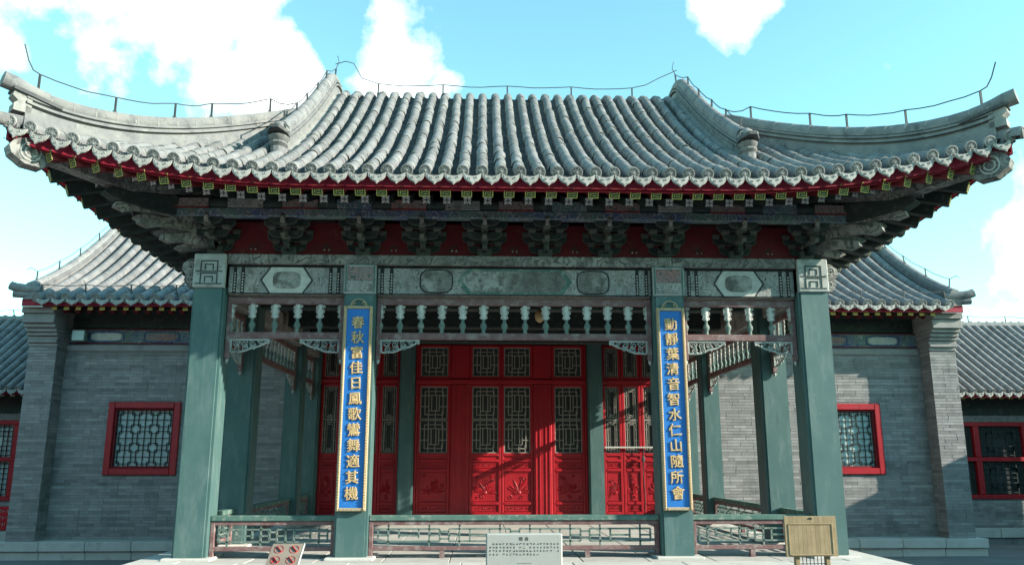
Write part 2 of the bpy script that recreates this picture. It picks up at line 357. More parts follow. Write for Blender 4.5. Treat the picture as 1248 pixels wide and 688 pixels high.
def beam(x0, x1, kind):
    z0, z1 = 3.235, 3.61; y = -.12
    mb = MB(); mb.tbox(x0, x1, y, .12, z0, z1, .015); b = mb.build('painted_beam', 'paint', PAV)
    cx = (x0 + x1) / 2; zc = (z0 + z1) / 2; yy = y - .001
    if kind == 'long':
        panel('cartouche', hexpts(cx, 1.5, z0 + .02, z1 - .02, .13), yy, 'greend', b)
        panel('cartouche', hexpts(cx, 1.36, z0 + .05, z1 - .05, .11), yy - .0065, 'paintc', b)
        for s in (-1, 1):
            panel('cartouche', round_pts(cx + s * 1.02, zc, .20, .15, -.08), yy, 'paintc', b)
            ol = MB(); outline(ol, round_pts(cx + s * 1.02, zc, .225, .165, -.08), yy - .004, .014); ol.build('painted_line', 'black', b)
        bands = (-1.72, -1.6, 1.6, 1.72)
    else:
        panel('cartouche', hexpts(cx, .62, z0 + .02, z1 - .02, .11), yy, 'white', b)
        panel('cartouche', round_pts(cx, zc, .19, .12, -.08), yy - .0065, 'paintc', b)
        ol = MB(); outline(ol, hexpts(cx, .66, z0 + .012, z1 - .012, .12), yy - .004, .012); ol.build('painted_line', 'black', b)
        bands = (-.56, -.66, .56, .66)
    for k in bands:                                     # beaded bands
        MB().box(cx + k - .022, cx + k + .022, yy - .006, yy, z0 + .01, z1 - .01).build('painted_band', 'black', b)
        d = MB()
        for i in range(7): d.lathe([(.001, -.012), (.012, -.006), (.012, .006), (.001, .012)], (cx + k, yy - .008, z0 + .045 + i * .038), 6)
        d.build('beads', 'white', b)
    for zz in (z0 + .012, z1 - .012):
        MB().box(x0 + .01, x1 - .01, yy - .005, yy, zz - .008, zz + .008).build('painted_line', 'black', b)
    return b
beam(-1.785, 1.785, 'long'); beam(-3.69, -2.195, 'short'); beam(2.195, 3.69, 'short')
for s in (-1, 1):                                       # boxes painted over the inner column heads
    b = MB().tbox(s * 1.99 - .205, s * 1.99 + .205, -.225, -.19, 3.235, 3.61, .006).build('column_head_panel', 'oldwhite', PAV)
    MB().box(s * 1.99 - .16, s * 1.99 + .16, -.232, -.226, 3.40, 3.585).build('painted_panel', 'paintr', b)
    MB().box(s * 1.99 - .16, s * 1.99 + .16, -.232, -.226, 3.26, 3.385).build('painted_panel', 'paint', b)
    for e in (-1, 1): MB().box(s * 1.99 + e * .18 - .009, s * 1.99 + e * .18 + .009, -.233, -.226, 3.25, 3.6).build('painted_line', 'greend', b)
    # corner column boxes with key-fret, and the beam end poking out sideways
    cx = s * 3.9
    b = MB().tbox(cx - .2, cx + .2, -.235, .2, 3.30, 3.74, .012).build('column_head_box', 'oldwhite', PAV)
    for zc in (3.42, 3.58):
        f = MB()
        for (a0, a1, c0, c1) in ((-.11, .11, .055, .068), (-.11, -.098, -.065, .055), (.098, .11, -.065, .055), (-.055, .055, .01, .023), (-.055, -.043, -.055, .01), (.043, .055, -.055, .01), (-.17, .17, -.08, -.068)):
            f.box(cx + a0, cx + a1, -.243, -.236, zc + c0, zc + c1)
        f.build('key_fret', 'dkgreen', b)
    f = MB(); f.prism([(cx + s * .2, -.10, 3.33), (cx + s * .30, -.10, 3.33), (cx + s * .36, -.10, 3.42), (cx + s * .34, -.10, 3.50), (cx + s * .40, -.10, 3.56), (cx + s * .38, -.10, 3.64), (cx + s * .30, -.10, 3.70), (cx + s * .2, -.10, 3.70)], (0, .2, 0))
    e = f.build('beam_end', 'painty', b)
    f = MB(); spiral(f, cx + s * .28, 3.6, .065, 1.6, 0, -.106, .009); spiral(f, cx + s * .27, 3.43, .055, 1.6, 2, -.106, .009); f.build('carved_scroll', 'white', b)
    # side beams running back
    MB().tbox(cx - .12, cx + .12, .21, 1.44, 3.235, 3.61, .015).build('painted_beam', 'paint', PAV)
    MB().tbox(cx - .12, cx + .12, 1.86, 4.85, 3.235, 3.61, .015).build('painted_beam', 'paint', PAV)
    MB().tbox(cx - .12, cx + .12, 5.19, 6.58, 3.235, 3.61, .015).build('painted_beam', 'paint', PAV)
    MB().tbox(cx - .19, cx + .19, .195, 6.6, 3.625, 3.752, .01).build('plate_beam', 'painty', PAV)
MB().tbox(-3.695, 3.695, -.19, .19, 3.622, 3.752, .01).build('plate_beam', 'painty', PAV)
MB().box(-3.7, 3.7, .19, 6.58, 3.66, 3.70).build('ceiling', 'redold', PAV)
for y in (1.65, 3.4, 5.2): MB().tbox(-3.7, 3.7, y - .11, y + .11, 3.36, 3.66, .015).build('cross_beam', 'dkgreen', PAV)

# -- bracket sets
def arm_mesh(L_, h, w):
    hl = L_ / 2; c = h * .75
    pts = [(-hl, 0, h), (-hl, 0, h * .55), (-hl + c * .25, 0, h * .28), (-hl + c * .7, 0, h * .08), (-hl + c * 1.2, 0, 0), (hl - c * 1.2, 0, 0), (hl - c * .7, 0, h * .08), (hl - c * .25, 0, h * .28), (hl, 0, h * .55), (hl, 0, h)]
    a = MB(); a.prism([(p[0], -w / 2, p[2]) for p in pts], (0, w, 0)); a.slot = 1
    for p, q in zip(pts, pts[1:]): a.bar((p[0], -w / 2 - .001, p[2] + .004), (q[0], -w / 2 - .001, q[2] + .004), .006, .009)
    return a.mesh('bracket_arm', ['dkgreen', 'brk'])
def blk_mesh(s_, h):
    a = MB(); b = s_ * .36; c = s_ / 2
    o = [(-b, -b, 0), (b, -b, 0), (b, b, 0), (-b, b, 0), (-c, -c, h * .5), (c, -c, h * .5), (c, c, h * .5), (-c, c, h * .5), (-c, -c, h), (c, -c, h), (c, c, h), (-c, c, h)]
    f = [(3, 2, 1, 0), (8, 9, 10, 11)] + [(i + 4 * k, (i + 1) % 4 + 4 * k, (i + 1) % 4 + 4 * k + 4, i + 4 * k + 4) for k in range(2) for i in range(4)]
    a.q(o, f); return a.mesh('bearing_block', 'brk')
A1, A2, A3 = arm_mesh(.42, .1, .062), arm_mesh(.58, .1, .062), arm_mesh(.36, .1, .062)
B0, B1 = blk_mesh(.19, .12), blk_mesh(.1, .06)
nose = MB(); nose.prism([(0, .16, 0), (0, -.24, 0), (0, -.36, -.035), (0, -.40, .01), (0, -.34, .06), (0, -.25, .085), (0, .16, .1)], (.056, 0, 0)); NOSE = nose.mesh('bracket_nose', 'brk')
head = MB(); head.prism([(0, .05, 0), (0, -.30, 0), (0, -.37, .03), (0, -.40, .09), (0, -.36, .15), (0, .05, .16)], (.05, 0, 0)); HEAD = head.mesh('bracket_head', 'painty')
def bracket(M, par):
    b = place('bracket_set', B0, par, M)
    def sub(n, me, x, y, z, r=0): place(n, me, b, T(x, y, z) @ Matrix.Rotation(r, 4, 'Z'))
    z1, z2, z3 = .07, .2, .33
    sub('bracket_arm', A1, 0, 0, z1); sub('bracket_arm', A1, 0, -.06, z1, math.pi / 2)
    for x in (-.18, .18): sub('bearing_block', B1, x, 0, z1 + .1)
    sub('bearing_block', B1, 0, -.23, z1 + .1)
    sub('bracket_arm', A2, 0, 0, z2); sub('bracket_arm', A1, 0, -.23, z2); sub('bracket_nose', NOSE, -.028, -.06, z2)
    for x in (-.25, .25): sub('bearing_block', B1, x, 0, z2 + .1)
    for x in (-.18, 0, .18): sub('bearing_block', B1, x, -.23, z2 + .1)
    sub('bearing_block', B1, 0, -.42, z2 + .1)
    sub('bracket_arm', A2, 0, -.23, z3); sub('bracket_arm', A3, 0, -.42, z3); sub('bracket_head', HEAD, -.025, -.13, z3 - .01)
    for x in (-.15, .15): sub('bearing_block', B1, x, -.42, z3 + .09)
    return b
BX = [-3.9, -2.95, -1.99, -1.2, -.4, .4, 1.2, 1.99, 2.95, 3.9]
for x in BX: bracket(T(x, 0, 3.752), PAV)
SY = [.83, 1.65, 2.5, 3.4, 4.3, 5.2]
for s in (-1, 1):
    for y in SY: bracket(T(s * 3.9, y, 3.752) @ Matrix.Rotation(s * math.pi / 2, 4, 'Z'), PAV)
    bracket(T(s * 3.9, .001, 3.754) @ Matrix.Rotation(s * math.pi / 2, 4, 'Z'), PAV)
    # diagonal cantilever noses under the corner
    for k, (l0, l1, z) in enumerate(((.2, .75, 3.86), (.25, 1.05, 4.0), (.3, 1.35, 4.14))):
        d = Vector((s, -1, 0)).normalized(); n_ = Vector((s, 1, 0)).normalized() * .05
        c = Vector((s * 3.9, 0, z)); up = Vector((0, 0, 1))
        pts = [c - d * .1, c + d * (l1 - .28), c + d * (l1 - .12) - up * .05, c + d * l1 - up * .015, c + d * (l1 - .02) + up * .045, c + d * (l1 - .22) + up * .09, c + d * (l1 - .4) + up * .15, c - d * .1 + up * .13]
        a = MB(); a.prism([p - n_ for p in pts], n_ * 2); a.build('corner_bracket', 'painty', PAV)
        # carved side noses leaving the corner along the facade
        for dirv, nn in ((Vector((s, 0, 0)), Vector((0, .05, 0))), ):
            c2 = Vector((s * 3.9, -.2 * k, z)); ll = .35 + .2 * k
            pts = [c2, c2 + dirv * (ll - .15) - up * .01, c2 + dirv * (ll + .12) - up * .045, c2 + dirv * (ll + .2) - up * .01, c2 + dirv * (ll + .14) + up * .035, c2 + dirv * (ll - .1) + up * .075, c2 + dirv * (ll - .25) + up * .11, c2 + up * .1]
            a = MB(); a.prism([p - nn for p in pts], nn * 2); a.build('corner_bracket', 'painty', PAV)
# red boards between the sets, with a painted flower flame
for a, b in zip(BX, BX[1:]):
    bd = MB().box(a + .06, b - .06, -.012, .012, 3.752, 4.22).build('bracket_board', 'redold', PAV)
    c = (a + b) / 2; f = MB()
    for k in range(7):
        an = math.pi * k / 6; f.prism([(c + .03 * math.cos(an) - .012 * math.sin(an), -.018, 3.86 + .03 * math.sin(an)), (c + .1 * math.cos(an), -.018, 3.855 + .09 * math.sin(an)), (c + .03 * math.cos(an) + .012 * math.sin(an), -.018, 3.86 + .03 * math.sin(an) + .01)], (0, .005, 0))
    f.build('painted_flame', 'dkgreen', bd)
    d = MB()
    for e in (-1, 1): d.lathe([(.001, -.014), (.014, 0), (.001, .014)], (c + e * .028, -.02, 3.855), 6)
    d.build('painted_pearls', 'white', bd)
for s in (-1, 1): MB().box(s * 3.9 - .012, s * 3.9 + .012, .06, 6.5, 3.752, 4.4).build('bracket_board', 'redold', PAV)
# eave beams carried by the sets, with painted panels
MB().tbox(-4.4, 4.4, -.50, -.36, 4.165, 4.27, .01).build('eave_beam', 'paintb', PAV)
pl = MB(); pl.tube([(-4.55, -.43, 4.345), (4.55, -.43, 4.345)], .085, 12); pu = pl.build('eave_purlin', 'dkgreen', PAV, 40)
for i in range(13):
    x = -4.1 + i * .683
    m = MB(); m.box(x - .22, x + .22, -.532, -.5, 4.272, 4.385); m.build('painted_panel', ('paintr', 'paint', 'paintr', 'paintb')[i % 4], pu)
    if i % 2 == 0:
        m = MB(); m.box(x - .23, x + .23, -.536, -.50, 4.262, 4.272); m.build('painted_line', 'redold', pu)
for s in (-1, 1):
    MB().tbox(s * 4.33 - .07, s * 4.33 + .07, -.36, 6.4, 4.165, 4.27, .01).build('eave_beam', 'paintb', PAV)
    pl = MB(); pl.tube([(s * 4.33, -.55, 4.345), (s * 4.33, 6.4, 4.345)], .085, 12); pl.build('eave_purlin', 'dkgreen', PAV, 40)

# -- rafters: square flying rafters with gilt fret ends, lower rafters with white flower ends
def fret_end():
    a = MB(); h = .06; a.slot = 0; a.box(-h, h, -.006, 0, -h, h); a.slot = 1
    for (x0, x1, z0, z1) in ((-h, h, h - .009, h), (-h, h, -h, -h + .009), (-h, -h + .009, -h, h), (h - .009, h, -h, h),
                             (-.036, .008, .026, .033), (.026, .033, -.008, .036), (-.008, .036, -.033, -.026), (-.033, -.026, -.036, .008), (-.02, .02, -.0035, .0035)):
        a.box(x0, x1, -.010, -.006, z0, z1)
    return a.mesh('fret_end', ['fretg', 'goldg'])
def flower_end():
    a = MB(); h = .05; a.slot = 0; a.box(-h, h, -.005, 0, -h, h); a.slot = 1
    for k in range(4):
        an = math.pi / 4 + k * math.pi / 2; c, s = math.cos(an), math.sin(an)
        a.prism([(p * c - q * s, -.009, p * s + q * c) for p, q in ((.008, 0), (.03, -.018), (.058, -.008), (.062, 0), (.058, .008), (.03, .018))], (0, .004, 0))
    for k in range(4):
        an = k * math.pi / 2; c, s = math.cos(an), math.sin(an)
        a.prism([(p * c - q * s, -.008, p * s + q * c) for p, q in ((.02, 0), (.04, -.008), (.047, 0), (.04, .008))], (0, .003, 0))
    return a.mesh('flower_end', ['dkgreen', 'flwhite'])
FE, FL = fret_end(), flower_end()
def rafter(nm, root, end, wd, me, matn):
    root = Vector(root); end = Vector(end); m = MB(); m.bar(root, end, wd, wd); r = m.build(nm, matn, PAV)
    d = (end - root).normalized(); yv = -d; xv = yv.cross(Vector((0, 0, 1))).normalized(); zv = xv.cross(yv)
    M = Matrix((xv, yv, zv)).transposed().to_4x4(); M.translation = end + d * .0005
    place(me.name, me, r, M); return r
RS = .246
for k in range(-23, 23):
    X = (k + .5) * RS; s = 1 if X > 0 else -1; a = abs(X)
    if a > 5.5: continue
    fan = max(0, a - 3.3); rx = s * (min(a, 3.3) + fan * .42); ry = -.28 - .0 * fan
    ey = eaveY(X) + .10; ez = surf(X, ey) - .25
    e = Vector((X, ey, ez)); r0 = Vector((rx, ry, surf(rx, ry) - .30)); dr = (r0 - e)
    fr = e + dr.normalized() * .8; fr.z = surf(fr.x, fr.y) - .19 if fan < .01 else e.z + .26
    rafter('flying_rafter', fr, e, .118, FE, 'redold')
    e2 = e + dr * (.40 / max(.4, abs(dr.y))); e2.z = e.z + .025
    r2 = Vector((rx, ry, e2.z + .30))
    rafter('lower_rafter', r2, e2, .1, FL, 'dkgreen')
for s in (-1, 1):
    for k in range(22):
        Y = -1.50 + k * .335
        if Y > 5.6: continue
        fan = max(0, .6 - Y); ry = Y if fan == 0 else .6 - fan * .42 ; rx = s * 4.18
        ex = s * (sideX(Y) - .10); ez = surfS(ex, Y) - .265
        e = Vector((ex, Y, ez)); r0 = Vector((rx, ry, 0)); dr = Vector((rx - ex, ry - Y, 0))
        fr = e + dr.normalized() * .8; fr.z = e.z + .26
        rafter('flying_rafter', fr, e, .14, FE, 'dkgreen')
        e2 = e + dr * (.40 / max(.4, abs(dr.x))); e2.z = e.z + .025
        rafter('lower_rafter', Vector((rx, ry, e2.z + .30)), e2, .1, FL, 'dkgreen')
    # corner beams (old and young) along the hip
    d = Vector((s, -1, 0)).normalized(); n_ = Vector((s, 1, 0)).normalized() * .1; up = Vector((0, 0, 1)); c = Vector((s * 3.75, .15, 0))
    z_end = surf(5.7, -1.8)
    def pt(l, z): return c + d * l + up * z
    le = (Vector((s * 5.66, -1.76, 0)) - c).length
    pts = [pt(.1, 4.75), pt(.1, 4.55), pt(1.4, 4.34), pt(le - .42, z_end - .36), pt(le - .3, z_end - .46), pt(le - .12, z_end - .45), pt(le + .02, z_end - .36), pt(le + .05, z_end - .27), pt(le + .0, z_end - .19), pt(le - .1, z_end - .15), pt(1.4, 4.5)]
    a = MB(); a.prism([p - n_ for p in pts], n_ * 2); cb = a.build('corner_beam', 'painty', PAV)
    for e in (-1, 1):
        f = MB(); pp = pt(le - .17, z_end - .305) + n_ * 1.06 * e
        for i, (ra, rb) in enumerate(((.105, .085), (.06, .045))):
            ring = [pp + d * (ra * math.cos(t)) + up * (ra * math.sin(t)) for t in [i * math.pi / 6 for i in range(13)]]; f.tube(ring, .009, 4, False)
        f.build('carved_scroll', 'white', cb)
    pts = [pt(.1, 4.5), pt(.1, 4.2), pt(1.0, 4.16), pt(1.55, 4.2), pt(1.7, 4.27), pt(1.66, 4.33), pt(1.2, 4.36)]
    a = MB(); a.prism([p - n_ * .9 for p in pts], n_ * 1.8); a.build('corner_beam', 'dkgreen', PAV)

# -- roof: deck, red fascia, tiles
NX = 48
ROOF = None
dk = MB(); xs = [-5.73 + 11.46 * i / NX for i in range(NX + 1)]; rowsN = 14
def yhip(X): return max(YC, 0) if abs(X) <= GX else -1.83 + (5.73 - abs(X))
for i in range(NX):
    for side in (-.19, -.045):
        for k in range(rowsN):
            q = []
            for (ii, kk) in ((i, k), (i + 1, k), (i + 1, k + 1), (i, k + 1)):
                X = xs[ii]; y0 = eaveY(X) + .02; y1 = yhip(X); Y = y0 + (y1 - y0) * kk / rowsN; q.append((X, Y, surf(X, Y) + side))
            dk.q(q, [(0, 1, 2, 3)])
ROOF = dk.build('roof', 'redold', PAV)
dk = MB()
for s in (-1, 1):
    ys = [-1.83 + 7.9 * i / 34 for i in range(35)]
    for i in range(34):
        for side in (-.19, -.045):
            for k in range(8):
                q = []
                for (ii, kk) in ((i, k), (i + 1, k), (i + 1, k + 1), (i, k + 1)):
                    Y = ys[ii]; x0 = sideX(Y) - .02; x1 = max(GX - .05, 5.73 - (Y + 1.83)); X = x0 + (x1 - x0) * kk / 8; q.append((s * X, Y, surfS(X, Y) + side))
                dk.q(q, [(0, 1, 2, 3)])
for k in range(12):                                     # back slope
    for side in (-.19, -.045):
        a, b = YC + 4.0 * k / 12, YC + 4.0 * (k + 1) / 12
        dk.q([(-GX, a, surf(0, a) + side), (GX, a, surf(0, a) + side), (GX, b, surf(0, b) + side), (-GX, b, surf(0, b) + side)], [(0, 1, 2, 3)])
dk.build('roof_deck', 'redold', ROOF)
for s in (-1, 1):                                       # gable triangles
    g = MB(); ys = [.7 + 5 * i / 16 for i in range(17)]
    pts = [(s * (GX - .02), y, surf(0, y) - .03) for y in ys]; g.prism(pts, (s * .03, 0, 0)); g.build('gable_board', 'redold', ROOF)
def fascia(pts, out, h0, h1, t):
    f = MB(); 
    for a, b in zip(pts, pts[1:]):
        a = Vector(a); b = Vector(b); o = Vector(out) * t
        f.q([a + Vector((0, 0, h0)), b + Vector((0, 0, h0)), b + Vector((0, 0, h1)), a + Vector((0, 0, h1)), a + o + Vector((0, 0, h0)), b + o + Vector((0, 0, h0)), b + o + Vector((0, 0, h1)), a + o + Vector((0, 0, h1))], [(0, 1, 2, 3), (4, 5, 6, 7), (0, 1, 5, 4), (3, 2, 6, 7)])
    return f
MT['fascia'] = mat('fascia_red', (.30, .012, .035), (.24, .012, .03), 3., .6, .1)
fascia([(x, eaveY(x) + .06, surf(x, eaveY(x))) for x in xs], (0, 1, 0), -.19, -.03, .05).build('eave_fascia', 'fascia', ROOF)
for s in (-1, 1):
    ys = [-1.83 + 7.8 * i / 30 for i in range(31)]
    fascia([(s * (sideX(y) - .06), y, surfS(sideX(y), y)) for y in ys], (-s, 0, 0), -.19, -.03, .05).build('eave_fascia', 'fascia', ROOF)

def barrel(r, l, taper=.93, n=7):
    """half-round tile along +y from 0 to l, with a lime ring at its lower lip"""
    a = MB(); ring = lambda y, rr, dz: [(rr * math.cos(math.pi * k / (n - 1)), y, rr * math.sin(math.pi * k / (n - 1)) * 1.08 + dz) for k in range(n)]
    secs = [(0, r * .90, -.002), (.002, r, 0), (.016, r * 1.0, 0), (.018, r * .985, 0), (l, r * taper, 0)]
    o = [p for y, rr, dz in secs for p in ring(y, rr, dz)]
    o += [(r * .985, .0, -.05), (-r * .985, 0, -.05), (r * taper, l, -.05), (-r * taper, l, -.05)]
    f = [(j * n + i, j * n + i + 1, (j + 1) * n + i + 1, (j + 1) * n + i) for j in range(4) for i in range(n - 1)]; a.q(o, f)
    a.m = [1 if i < 2 * (n - 1) else 0 for i in range(4 * (n - 1))]
    b = len(a.v) - 4; k0 = n; k1 = 4 * n
    for fc in ((k0, k1, b + 2, b), (k0 + n - 1, k1 + n - 1, b + 3, b + 1)): a.f.append(list(fc)); a.m.append(0); a.t.append(.5)
    return a
def frame(p, q, xdir=Vector((1, 0, 0))):
    yv = (Vector(q) - Vector(p)).normalized(); xv = (xdir - yv * xdir.dot(yv)).normalized(); zv = xv.cross(yv)
    M = Matrix((xv, yv, zv)).transposed().to_4x4(); M.translation = Vector(p); return M
TL = .2
def row_points(fn, t0, t1):
    """points spaced TL apart along fn(t)"""
    pts = [Vector(fn(t0))]; t = t0
    while t < t1:
        st = TL
        for _ in range(2):
            d = (Vector(fn(t + st)) - Vector(fn(t))).length; st *= TL / d
        t += st; pts.append(Vector(fn(min(t, t1))))
    if len(pts) > 2 and (pts[-1] - pts[-2]).length < .05: pts.pop()
    return pts
BAR = barrel(.072, TL + .012); BARM = BAR.mesh('barrel_tile', ['tile', 'lime'], 50)
def wadang(r):
    a = MB(); n = 14; secs = [(r, .02), (r, -.012), (r * .82, -.014), (r * .78, -.006), (r * .5, -.006), (r * .46, -.013), (r * .2, -.013), (r * .12, -.019), (0.001, -.019)]
    a.q([(rr * math.cos(2 * math.pi * k / n), y, rr * math.sin(2 * math.pi * k / n)) for rr, y in secs for k in range(n)],
        [(j * n + k, j * n + (k + 1) % n, (j + 1) * n + (k + 1) % n, (j + 1) * n + k) for j in range(len(secs) - 1) for k in range(n)])
    for k in range(8):
        an = 2 * math.pi * k / 8; a.lathe([(.001, -.006), (.009, 0), (.001, .006)], (r * .64 * math.cos(an), -.009, r * .64 * math.sin(an)), 5)
    return a
def drip(wd, h):
    a = MB(); pts = [(-wd / 2, .012), (-wd * .49, -h * .18), (-wd * .44, -h * .42), (-wd * .3, -h * .66), (-wd * .12, -h * .8), (0, -h), (wd * .12, -h * .8), (wd * .3, -h * .66), (wd * .44, -h * .42), (wd * .49, -h * .18), (wd / 2, .012), (wd * .25, -.018), (0, -.028), (-wd * .25, -.018)]
    a.prism([(x, 0, z) for x, z in pts], (0, .018, 0))
    a.prism([(x * .8, -.005, z * .78 - .016) for x, z in pts], (0, .006, 0))
    for sg in (-1, 1): spiral(a, sg * wd * .18, -h * .4, .02, 1.2, 0, -.008, .005, sg, 8)
    return a
WD = wadang(.074).mesh('tile_cap', ['cap'], 35); DR = drip(.205, .135).mesh('drip_tile', ['drip'])
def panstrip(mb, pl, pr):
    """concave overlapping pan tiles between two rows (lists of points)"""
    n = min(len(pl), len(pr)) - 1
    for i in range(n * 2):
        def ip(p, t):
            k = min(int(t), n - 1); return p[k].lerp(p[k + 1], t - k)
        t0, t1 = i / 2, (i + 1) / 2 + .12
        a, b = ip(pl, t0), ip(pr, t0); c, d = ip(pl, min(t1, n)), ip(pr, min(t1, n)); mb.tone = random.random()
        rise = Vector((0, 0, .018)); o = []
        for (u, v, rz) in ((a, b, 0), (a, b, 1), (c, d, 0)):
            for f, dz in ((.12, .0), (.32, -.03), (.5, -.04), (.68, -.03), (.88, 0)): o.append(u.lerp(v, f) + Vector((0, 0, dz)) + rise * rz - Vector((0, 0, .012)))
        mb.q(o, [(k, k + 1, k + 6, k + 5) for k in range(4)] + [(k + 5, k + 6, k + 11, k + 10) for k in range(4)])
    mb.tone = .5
rest = MB(); pan = MB(); back = MB(); npart = 0
rows = []; xi = [i * SP for i in range(-26, 27)]
cand = []
for X in xi:
    jx = random.uniform(-.006, .006)
    y1 = YC if abs(X) < GX - .02 else min(yhip(X), YC)
    if GX - .02 <= abs(X) < GX + .1: y1 = .9
    fn = lambda t, X=X: (X + jx, t, surf(X, t) + .004)
    pts = row_points(fn, eaveY(X) - .02, max(y1, eaveY(X) + .12)); rows.append(pts)
    for i, (p, q) in enumerate(zip(pts, pts[1:])):
        M = frame(p, q) @ Matrix.Rotation(random.gauss(0, .03), 4, 'Z') @ Matrix.Rotation(random.gauss(0, .011), 4, 'X') @ T(random.gauss(0, .003), 0, random.gauss(0, .004))
        sc_ = ((q - p).length + .012) / (TL + .012)
        if i < 6 and npart < 300: place('barrel_tile', BARM, ROOF, M @ Matrix.Diagonal((1, sc_, 1, 1))); npart += 1
        else:
            rest.tone = random.random(); rest.add(BAR, M @ Matrix.Diagonal((1, sc_, 1, 1)))
    place('tile_cap', WD, ROOF, frame(pts[0], pts[1]) @ T(0, -.003, .016) @ Matrix.Rotation(random.uniform(0, 6), 4, 'Y'))
    if abs(X) < GX - .02:
        bp = row_points(lambda t, X=X: (X, t, surf(X, t) + .004), YC, 7.2)
        for p, q in zip(bp, bp[1:]): back.tone = random.random(); back.add(BAR, frame(p, q))
for a, b in zip(rows, rows[1:]):
    panstrip(pan, a, b)
    c = (a[0] + b[0]) / 2; d = (a[1] + b[1]) / 2; M = frame(c, d, (b[0] - a[0]).normalized())
    M2 = Matrix.Translation(M.translation + Vector((0, -.03, -.03))) @ Matrix.Rotation(math.atan2((b[0] - a[0]).z, (b[0] - a[0]).x), 4, 'Y').inverted() @ Matrix.Rotation(R(-12), 4, 'X')
    place('drip_tile', DR, ROOF, M2)
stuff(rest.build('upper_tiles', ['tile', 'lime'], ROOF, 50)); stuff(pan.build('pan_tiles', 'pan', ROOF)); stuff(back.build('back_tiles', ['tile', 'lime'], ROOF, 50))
side = MB(); sp_ = MB(); scap = MB(); 
WDm, DRm = wadang(.074), drip(.19, .115)
for s in (-1, 1):
    prev = None; k = 0
    while True:
        Y = -1.72 + k * SP; k += 1
        if Y > 5.75: break
        x1 = max(GX + .1, 5.73 - (Y + 1.83)); x0 = sideX(Y) + .02
        pts = row_points(lambda t, Y=Y: (s * (x0 - t), Y, surfS(x0 - t, Y) + .004), 0, max(.12, x0 - x1))
        for p, q in zip(pts, pts[1:]):
            side.tone = random.random(); l = ((q - p).length + .012) / (TL + .012); side.add(BAR, frame(p, q, Vector((0, s, 0))) @ Matrix.Diagonal((1, l, 1, 1)))
        F = frame(pts[0], pts[1], Vector((0, s, 0))); scap.add(WDm, F @ T(0, -.003, .008))
        if prev:
            panstrip(sp_, prev if s > 0 else pts, pts if s > 0 else prev)
            c = (pts[0] + prev[0]) / 2; scap.add(DRm, T(c.x + s * .045, c.y, c.z - .012) @ Matrix.Rotation(s * math.pi / 2, 4, 'Z') @ Matrix.Rotation(R(-12), 4, 'X'))
        prev = pts
stuff(side.build('side_tiles', ['tile', 'lime'], ROOF, 50)); stuff(sp_.build('side_pan_tiles', 'pan', ROOF)); stuff(scap.build('side_eave_tiles', ['cap', 'cap'], ROOF, 35))

